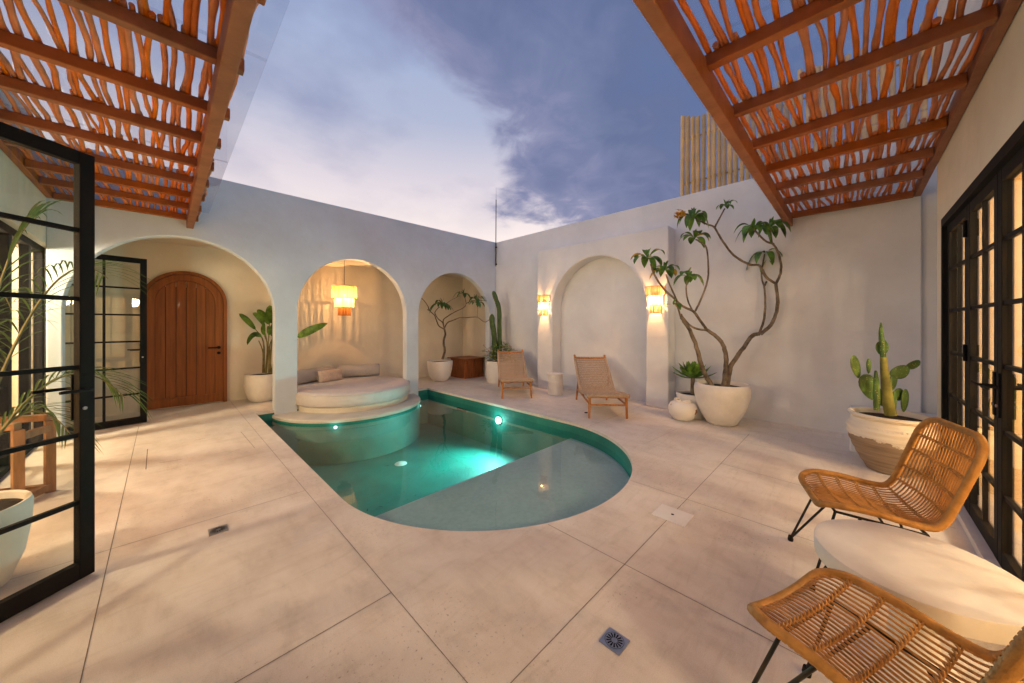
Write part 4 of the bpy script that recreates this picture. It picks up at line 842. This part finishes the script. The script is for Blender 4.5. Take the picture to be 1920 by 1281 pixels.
mb = MB(); mb.lathe([(.253, .50), (.15, .515), (.001, .52)], (*P_RUST, 0), 32); mb.build('soil', M['soil'], t)
mb = MB()
for k in range(30):      # stamped band of small raised dots round the shoulder
    a_ = R(150 + k * 6); r = .296; c = Vector((P_RUST[0] + r * math.cos(a_), P_RUST[1] + r * math.sin(a_), .435 + .004 * math.sin(k))); mb.tube([c - Vector((math.cos(a_), math.sin(a_), 0)) * .004, c + Vector((math.cos(a_), math.sin(a_), 0)) * .006], .007, 7)
mb.build('raised_pattern', M['rustic'], t, smooth=50)
rt = Vector((.705, -.709, 0)); fw = Vector((.709, .705, 0))
for c, w_, h_, ang, in [(p[0], p[1], p[2], p[3]) for p in PADS]:
    c = Vector(c); a_ = R(-ang); yaw = random.uniform(-.3, .3); X = (rt * math.cos(yaw) + fw * math.sin(yaw)); Yn = X.cross(Vector((0, 0, 1)))
    mb = MB(); vs = []; fs = []; nu, nv = 20, 8
    for i in range(nv + 1):
        for j in range(nu):
            th = math.pi * i / nv; ph = 2 * math.pi * j / nu; x = math.sin(th) * math.cos(ph); y = math.cos(th); zz = math.sin(th) * math.sin(ph)
            wx = w_ / 2 * (1.0 + .18 * zz); px_, pz_ = x * wx, zz * h_ / 2
            qx = px_ * math.cos(a_) + pz_ * math.sin(a_); qz = -px_ * math.sin(a_) + pz_ * math.cos(a_)
            vs.append(c + X * (-qx if False else qx) + Vector((0, 0, qz)) + Yn * y * .014)
    for i in range(nv):
        for j in range(nu): fs.append((i * nu + j, i * nu + (j + 1) % nu, (i + 1) * nu + (j + 1) % nu, (i + 1) * nu + j))
    mb.add(vs, fs); mb.build('cactus_pad', M['cactus'], t, smooth=60)
M['cactus_tr'] = noisy('cactus_trunk', (.28, .28, .07), .6, .35, 5, .5, 60)
for i, (pts, rr) in enumerate(CACT_TRUNK):
    P_ = bez(pts, 5); n = len(P_); rad = [rr[min(int(k / 5), len(rr) - 1)] * (1 - (k % 5) / 5) + rr[min(int(k / 5) + 1, len(rr) - 1)] * ((k % 5) / 5) for k in range(n)]
    MB().tube(P_, rad, 12).build('cactus_stem', M['cactus_tr' if i == 0 else 'cactus'], t, smooth=60)

# palm
PP = (-.775, 3.27)
t = planter('potted_palm', PP, [(.001, 0), (.15, 0), (.175, .015), (.22, .15), (.242, .30), (.248, .42), (.24, .445), (.225, .44), (.22, .40), (.001, .38)], 'pot_smooth', .405, .222, 'feathery palm in a white pot just behind the nearest open glass door')
def frond(base, tip, rise, nleaf, ll, seed, sag=.35):
    rd = random.Random(seed); b = Vector(base); e = Vector(tip); mid = (b + e) / 2 + Vector((0, 0, rise)); c = mid * 2 - (b + e) / 2
    pt = lambda s: b * (1 - s) ** 2 + c * 2 * s * (1 - s) + e * s * s
    st = MB().tube([pt(i / 16) for i in range(17)], [.010 - .008 * i / 16 for i in range(17)], 6).build('frond_stem', M['stem'], t, smooth=60)
    mb = MB()
    for i in range(nleaf):
        s = .28 + .72 * i / nleaf; p = pt(s); d = (pt(min(1, s + .02)) - pt(s - .02)).normalized(); side = d.cross(Vector((0, 0, 1)))
        if side.length < .2: side = Vector((.7, -.7, 0))
        side.normalize(); l = ll * (math.sin(math.pi * (s - .2) / 1.0) ** .6 + .15) * rd.uniform(.85, 1.1)
        for sg in (-1, 1):
            dd = (side * sg * .8 + d * .75 + Vector((0, 0, .12))).normalized(); mb.leaf(p, p + dd * l * .5, p + dd * l - Vector((0, 0, l * sag * rd.uniform(.6, 1.3))), .011, rows=5, fold=.2)
    mb.build('leaflets', M['palm'], t)
b0 = (PP[0], PP[1], .42)
for i, (tp, rise, nl, ll) in enumerate([((-.52, 3.32, 2.02), .35, 17, .30), ((-.95, 2.95, 2.2), .3, 14, .26), ((-.30, 3.85, 1.74), .5, 20, .30), ((-.75, 4.1, 1.5), .5, 16, .28), ((-.20, 3.55, .90), .40, 18, .26), ((-.9, 3.9, 1.2), .5, 14, .26), ((-.42, 3.5, .70), .32, 16, .22)]):
    frond(b0, tp, rise, nl, ll, 20 + i)

# ================================================================= SMALL FURNITURE
t = thing('fluted_stool', (*P_STOOL, 0), 'white fluted drum stool on the floor between the two loungers', 'stool')
mb = MB(); mb.lathe([(.140, .0), (.150, .005), (.150, .40), (.001, .40)], (*P_STOOL, 0), 112, wob=lambda a_, z: 1 + .016 * math.cos(28 * a_) if .001 < z < .41 else 1); mb.build('drum', M['concrete'], t, smooth=60)
mb = MB(); mb.lathe([(.001, .4005), (.158, .4005), (.162, .405), (.162, .42), (.157, .426), (.001, .428)], (*P_STOOL, 0), 48); mb.build('top', M['concrete'], t, smooth=40)
t = thing('wood_cabinet', (5.75, 7.45, 0), 'low reddish brown corner cabinet with overhanging top inside the right-hand arch', 'cabinet')
mb = MB(); mb.box(5.47, 6.10, 7.18, 7.80, .0, .50); mb.build('body', M['cab_wood'], t, bevel=.004)
mb = MB(); mb.box(5.40, 6.15, 7.08, 7.86, .501, .528); mb.build('top', M['cab_wood'], t, bevel=.004)
mb = MB(); mb.box(5.53, 5.76, 7.168, 7.18, .04, .47); mb.build('door', M['cab_wood'], t, bevel=.002)
mb = MB(); mb.box(5.775, 6.05, 7.168, 7.18, .04, .47); mb.build('door', M['cab_wood'], t, bevel=.002)
# timber armchair behind the near door
t = thing('timber_armchair', (-.95, 4.6, 0), 'plain timber armchair frame behind the palm and the nearest glass door', 'armchair')
F0, F1 = Vector((-.80, 4.53, 0)), Vector((-.69, 4.79, 0)); back = Vector((-.34, .16, 0)); sw = .055; up = Vector((0, 0, 1))
def leg(p, z): mb = MB(); mb.bar(p, p + up * z, sw, sw, up=(.92, .39, 0)); mb.build('leg', M['stand_wood'], t, bevel=.003)
leg(F0, .60); leg(F1, .60); leg(F0 + back, .80); leg(F1 + back, .80)
mb = MB(); mb.bar(F0 + up * .628, F0 + back + up * .628, .06, .05); mb.build('armrest', M['stand_wood'], t, bevel=.003)
mb = MB(); mb.bar(F1 + up * .628, F1 + back + up * .628, .06, .05); mb.build('armrest', M['stand_wood'], t, bevel=.003)
for z, nm in ((.05, 'base_rail'), (.54, 'front_rail')): mb = MB(); mb.bar(F0 + up * z, F1 + up * z, .04, .05); mb.build(nm, M['stand_wood'], t)
mb = MB(); mb.bar(F0 + back + up * .77, F1 + back + up * .77, .04, .07); mb.build('back_rail', M['stand_wood'], t)
for p in (F0, F1): mb = MB(); mb.bar(p + up * .035, p + back + up * .035, .05, .06); mb.build('base_rail', M['stand_wood'], t)

# loungers (local: front legs at y=0, head towards +y)
def lounger():
    t = thing('sun_lounger', (0, 0, 0), None, 'lounger', 'woven teak sun loungers in front of the long wall'); hw = .30
    prof = [(0, .345), (.10, .350), (.40, .318), (.62, .285), (.76, .285), (.88, .335), (1.05, .46), (1.25, .61), (1.50, .79)]
    P_ = bez([(0, y, z) for y, z in prof], 5)
    for sx in (-1, 1):
        MB().tube([Vector((sx * (hw - .012), p.y, p.z - .010)) for p in P_[:-1]], .026, 10).build('side_rail', M['woven'], t, smooth=60)
        mb = MB(); mb.tube([Vector((sx * (hw - .012), P_[-2].y, P_[-2].z - .012)), Vector((sx * (hw - .012), 1.525, .82))], .02, 10); mb.build('post_end', M['teak'], t, smooth=60)
        mb = MB(); mb.tube([(sx * (hw - .02), .015, 0), (sx * (hw - .03), .03, .335)], [.017, .023], 10); mb.build('leg', M['teak'], t, smooth=60)
        mb = MB(); mb.tube([(sx * (hw - .02), 1.32, 0), (sx * (hw - .03), 1.10, .47)], [.017, .022], 10); mb.build('leg', M['teak'], t, smooth=60)
        mb = MB(); mb.tube([(sx * (hw - .03), .04, .21), (sx * (hw - .03), 1.22, .21)], .014, 8); mb.build('stretcher', M['teak'], t, smooth=60)
        mb = MB(); mb.tube([(sx * (hw - .03), .55, .21), (sx * (hw - .03), .76, .27)], .012, 8); mb.build('brace', M['teak'], t, smooth=60)
    for y, z in ((0, .325), (1.475, .765)): mb = MB(); mb.tube([(-hw - .01, y, z), (hw + .01, y, z)], .019, 10); mb.build('cross_rail', M['teak'], t, smooth=60)
    mb = MB(); mb.tube([(-hw + .03, .025, .20), (hw - .03, .025, .20)], .014, 8); mb.build('front_rail', M['teak'], t, smooth=60)
    mb = MB(); mb.tube([(-hw + .03, 1.215, .21), (hw - .03, 1.215, .21)], .014, 8); mb.build('rear_rail', M['teak'], t, smooth=60)
    # paper-cord weave: cords in both directions, over and under
    mb = MB(); ns = 44; nx = 26; Ls = len(P_) - 1
    def pt(s, x, dz=0):
        f = s * Ls; i = min(int(f), Ls - 1); p = P_[i].lerp(P_[i + 1], f - i); n_ = (P_[i + 1] - P_[i]).normalized().cross(Vector((1, 0, 0))); n_ = -n_ if n_.z < 0 else n_
        return Vector((x, p.y, p.z - .012 * (1 - (x / hw) ** 2))) + n_ * dz
    for j in range(nx):
        x = -hw + .02 + (2 * hw - .04) * j / (nx - 1)
        mb.tube([pt(i / (ns * 1.0), x, .0035 * (1 if (i + j) % 2 else -1)) for i in range(ns + 1)], .0086, 4, squash=.6)
    for i in range(ns + 1):
        mb.tube([pt(i / ns, -hw + .005 + (2 * hw - .01) * j / (nx - 1), .0035 * (-1 if (i + j) % 2 else 1)) for j in range(nx)], .0105, 4, squash=.6)
    mb.build('woven_seat', M['woven'], t, smooth=70)
    mb = MB(); mb.tube([(-hw - .012, .0, .345), (hw + .012, .0, .345)], .030, 12); mb.build('front_wrap', M['woven'], t, smooth=60)
    return t
l0 = lounger(); l0.location = (4.66, 2.60, 0); l0.rotation_euler.z = math.atan2(-.74, .67)
l0.rotation_euler.z = R(42.5 - 90); l0['label'] = 'near teak lounger with woven reclined back, right of the white fluted stool'
l1 = copy_tree(l0); l1.location = (4.72, 4.555, 0); l1.rotation_euler.z = R(50 - 90); l1['label'] = 'far teak lounger with woven back, left of the fluted stool by the cactus planter'

# rattan chairs (local: front edge centre at origin, facing +y, back towards -y)
def rattan_chair():
    t = thing('rattan_chair', (0, 0, 0), None, 'rattan chair', 'rattan chairs round the white table'); hw = .245
    prof = [(.01, .425), (-.03, .445), (-.17, .435), (-.31, .408), (-.40, .412), (-.455, .465), (-.487, .56), (-.522, .70), (-.55, .83), (-.562, .885)]
    P_ = bez([(0, y, z) for y, z in prof], 6); Ls = len(P_) - 1
    cum = [0]
    for i in range(Ls): cum.append(cum[-1] + (P_[i + 1] - P_[i]).length)
    T = cum[-1]
    def pt(s, x):
        d = max(0, min(1, s)) * T; i = 0
        while i < Ls - 1 and cum[i + 1] < d: i += 1
        f = (d - cum[i]) / (cum[i + 1] - cum[i]); p = P_[i].lerp(P_[i + 1], f); n_ = (P_[i + 1] - P_[i]).normalized().cross(Vector((1, 0, 0))); n_ = -n_ if n_.z < -.2 or (abs(n_.z) <= .2 and n_.y < 0) else n_
        if n_.y < 0 and s > .45: n_ = -n_
        cup = .045 * abs(x / hw) ** 2.2 * math.sin(math.pi * min(1, .15 + s * .8))
        return Vector((x, p.y, p.z)) + n_ * cup
    rc = .11                                            # corner radius in the shell's own plane
    def width(s):
        d = min(s, 1 - s) * T
        return hw if d > rc else hw - rc + math.sqrt(max(0, rc * rc - (rc - d) ** 2))
    rim = []
    K = 70
    ss = [.5 - .5 * math.cos(math.pi * i / K) for i in range(K + 1)]
    for s in ss: rim.append((s, width(s)))
    for i in range(1, 12): rim.append((1, (hw - rc) * (1 - 2 * i / 12)))
    for s in ss[::-1]: rim.append((s, -width(s)))
    for i in range(1, 12): rim.append((0, -(hw - rc) * (1 - 2 * i / 12)))
    RP = [pt(s, x) for s, x in rim]; n = len(RP); c0 = Vector((0, -.25, .5))
    MB().tube(RP, [.0155 * (1 + .05 * (i % 2)) for i in range(n)], 8, closed=True).build('rim', M['rattan'], t, smooth=50)
    mb = MB()                                           # wrapping strips round the rim
    for i in range(n):
        a, b = RP[i], RP[(i + 1) % n]; d = (b - a); ln = d.length; k = max(1, int(ln / .011)); d.normalize(); u = d.orthogonal().normalized(); v = d.cross(u)
        for j in range(k):
            c = a.lerp(b, (j + .5) / k); ring_ = [c + (u * math.cos(q_ * .785) + v * math.sin(q_ * .785)) * .0170 for q_ in range(8)]
            r2 = [p + d * .0082 for p in ring_]; mb.add(ring_ + r2, [(q_, (q_ + 1) % 8, 8 + (q_ + 1) % 8, 8 + q_) for q_ in range(8)])
    mb.build('rim_wrapping', M['rattan'], t, smooth=50)
    mb = MB(); nr = 23
    for j in range(nr):
        x = -hw * .955 + 2 * hw * .955 * j / (nr - 1); s0 = 0
        d = 0 if abs(x) < hw - rc else rc - math.sqrt(max(0, rc * rc - (abs(x) - hw + rc) ** 2)); s0 = (d + .004) / T
        mb.tube([pt(s0 + (1 - 2 * s0) * i / 40, x + .0012 * math.sin(i * .9 + j)) for i in range(41)], .0041, 6)
    mb.build('rods', M['rattan_dark'], t, smooth=60)
    for s in (.10, .19, .28, .37, .47, .57, .67, .78, .88):
        w_ = width(s) - .006; mb = MB()
        for ph in (0, math.pi):
            n_ = 120; pts = []
            for i in range(n_ + 1):
                x = -w_ + 2 * w_ * i / n_; a_ = i / n_ * math.pi * nr * .98 + ph; d = (pt(min(1, s + .01), x) - pt(s - .01, x)).normalized(); nrm = d.cross(Vector((1, 0, 0))).normalized()
                pts.append(pt(s, x) + d * .0062 * math.cos(a_) + nrm * .0062 * math.sin(a_))
            mb.tube(pts, .0034, 5)
        mb.build('cross_binding', M['rattan'], t, smooth=60)
    # hairpin legs and under frame
    fr = MB(); q = [(-.155, -.06, .405), (.155, -.06, .405), (.155, -.40, .375), (-.155, -.40, .375)]
    for i in range(4): fr.tube([q[i], q[(i + 1) % 4]], .007, 8)
    fr.build('under_frame', M['iron'], t, smooth=60)
    for sx in (-1, 1):
        for (y0, y1, yf, zt) in ((-.06, -.16, .055, .405), (-.40, -.29, -.50, .375)):
            mb = MB(); f = (sx * .235, yf, .016); mb.tube([(sx * .155, y0, zt), f], .0065, 8); mb.tube([(sx * .155, y1, zt - .01), f], .0065, 8); g = mb.build('leg', M['iron'], t, smooth=60)
            mb = MB(); mb.lathe([(.001, 0), (.014, 0), (.016, .012), (.012, .034), (.001, .036)], (f[0], f[1], 0), 12); mb.build('foot_cap', M['drain_dark'], g, smooth=60)
    return t
c0 = rattan_chair(); c0.location = (2.65, .17, 0); c0.rotation_euler.z = R(16.5); c0['label'] = 'rattan chair with upright curved back between the white table and the rustic cactus pot'
c1 = copy_tree(c0); c1.location = (1.567, .165, 0); c1.rotation_euler.z = R(-21); c1['label'] = 'nearest rattan chair, its open rod seat filling the lower right corner'
# table
TC = (2.122, -.171)
t = thing('oval_table', (*TC, 0), 'round white concrete side table between the two rattan chairs', 'table')
mb = MB(); mb.lathe([(.001, .378), (.285, .378), (.297, .382), (.300, .388), (.300, .446), (.2985, .450), (.295, .452), (.001, .452)], (*TC, 0), 80); mb.build('tabletop', M['concrete'], t, smooth=35)
mb = MB(); mb.lathe([(.001, 0), (.15, 0), (.15, .02), (.075, .10), (.065, .2), (.08, .32), (.13, .3775)], (*TC, 0), 48); mb.build('pedestal', M['concrete'], t, smooth=50)

# drains and covers
def drain(name, c, w, h, rz, label, round_=True, mat='chrome'):
    t = thing(name, (*c, 0), label, 'drain'); Mx = Matrix.Rotation(rz, 3, 'Z'); C = Vector((*c, 0))
    f = lambda x, y, z: Mx @ Vector((x, y, z)) + C
    mb = MB(); mb.add([f(x * w / 2, y * h / 2, z) for z in (0.0005, .005) for x, y in ((-1, -1), (1, -1), (1, 1), (-1, 1))], [(4, 5, 6, 7), (0, 1, 5, 4), (1, 2, 6, 5), (2, 3, 7, 6), (3, 0, 4, 7)]); mb.build('plate', M[mat], t)
    mb = MB(); r = min(w, h) * .36
    if round_:
        for k in range(14):
            a_ = 2 * math.pi * k / 14; d = (math.cos(a_), math.sin(a_)); e = (-d[1], d[0]); w0, w1 = r * .06, r * .11
            mb.add([f(d[0] * r * .38 - e[0] * w0, d[1] * r * .38 - e[1] * w0, .0062), f(d[0] * r * .38 + e[0] * w0, d[1] * r * .38 + e[1] * w0, .0062), f(d[0] * r + e[0] * w1, d[1] * r + e[1] * w1, .0062), f(d[0] * r - e[0] * w1, d[1] * r - e[1] * w1, .0062)], [(0, 1, 2, 3)])
        K = 36; mb.add([f(rr * math.cos(2 * math.pi * k / K), rr * math.sin(2 * math.pi * k / K), .0058) for k in range(K) for rr in (r * 1.12, r * 1.17)], [(2 * k, 2 * k + 1, (2 * k + 3) % (2 * K), (2 * k + 2) % (2 * K)) for k in range(K)])
    else: mb.add([f(.012 * math.cos(k), .012 * math.sin(k), .0062) for k in range(6)], [tuple(range(6))])
    mb.build('slots', M['drain_dark'], t); return t
drain('floor_drain', (1.398, .75), .098, .098, 0, 'square steel floor drain with slotted round grate in the foreground')
drain('floor_drain', (.25, 3.075), .10, .10, 0, 'small dark metal floor drain left of the pool', mat='chrome')
drain('floor_hatch', (2.63, .945), .20, .23, 0, 'square stone-coloured floor hatch between the pool and the rattan chairs', False, 'pot_smooth')
drain('floor_drain', (4.73, 3.03), .07, .05, .6, 'tiny dark floor outlet beside the near lounger', False, 'drain_dark')
mb = MB(); mb.lathe([(.001, .012), (.085, .010), (.095, 0)], (0, 0, 0), 28); o = mb.build('pool_drain_cover', M['pot_smooth'], smooth=60); o.location = (2.60, 5.05, zf + .002); tag(o, 'round white drain cover on the floor of the pool', 'drain cover')
# pool lamp in the far side wall
PLv, PLz = 4.42, -.27
t = thing('pool_light', (4.12, PLv, PLz), 'bright round underwater lamp in the far side wall of the pool', 'pool light')
mb = MB(); mb.tube([(4.122, PLv, PLz), (4.105, PLv, PLz)], .075, 28); mb.build('bezel', M['chrome'], t, smooth=40)
mb = MB(); mb.tube([(4.104, PLv, PLz), (4.094, PLv, PLz)], .055, 24); mb.build('lens', M['pool_bulb'], t, smooth=40)
lamp('SPOT', 'pool_lamp_light', (4.08, PLv, PLz), 400, (.32, .95, .84), .05, rot=(R(90), 0, R(100)), spot_size=R(168), spot_blend=1.0)
lamp('POINT', 'pool_lamp_halo', (4.03, PLv, PLz), 5, (.45, 1, .9), .04)
# submerged outlets and drifting leaves
mb = MB(); mb.box(4.108, 4.119, 5.35, 5.65, -.30, -.24); tag(mb.build('pool_skimmer', M['drain_dark']), 'dark skimmer slot in the far pool wall near the daybed', 'skimmer')
rd = random.Random(12); mb = MB()
for i in range(26):
    x = rd.uniform(1.3, 3.7); y = rd.uniform(3.1, 5.2); a_ = rd.uniform(0, 6.28); d = Vector((math.cos(a_), math.sin(a_), 0)); c = Vector((x, y, zf + .004)); l = rd.uniform(.02, .08)
    mb.leaf(c, c + d * l / 2 + Vector((0, 0, .004)), c + d * l, .012, rows=3)
tag(mb.build('fallen_leaves', M['drain_dark']), 'dark bits of fallen leaves lying on the pool floor', 'leaves', kind='stuff')
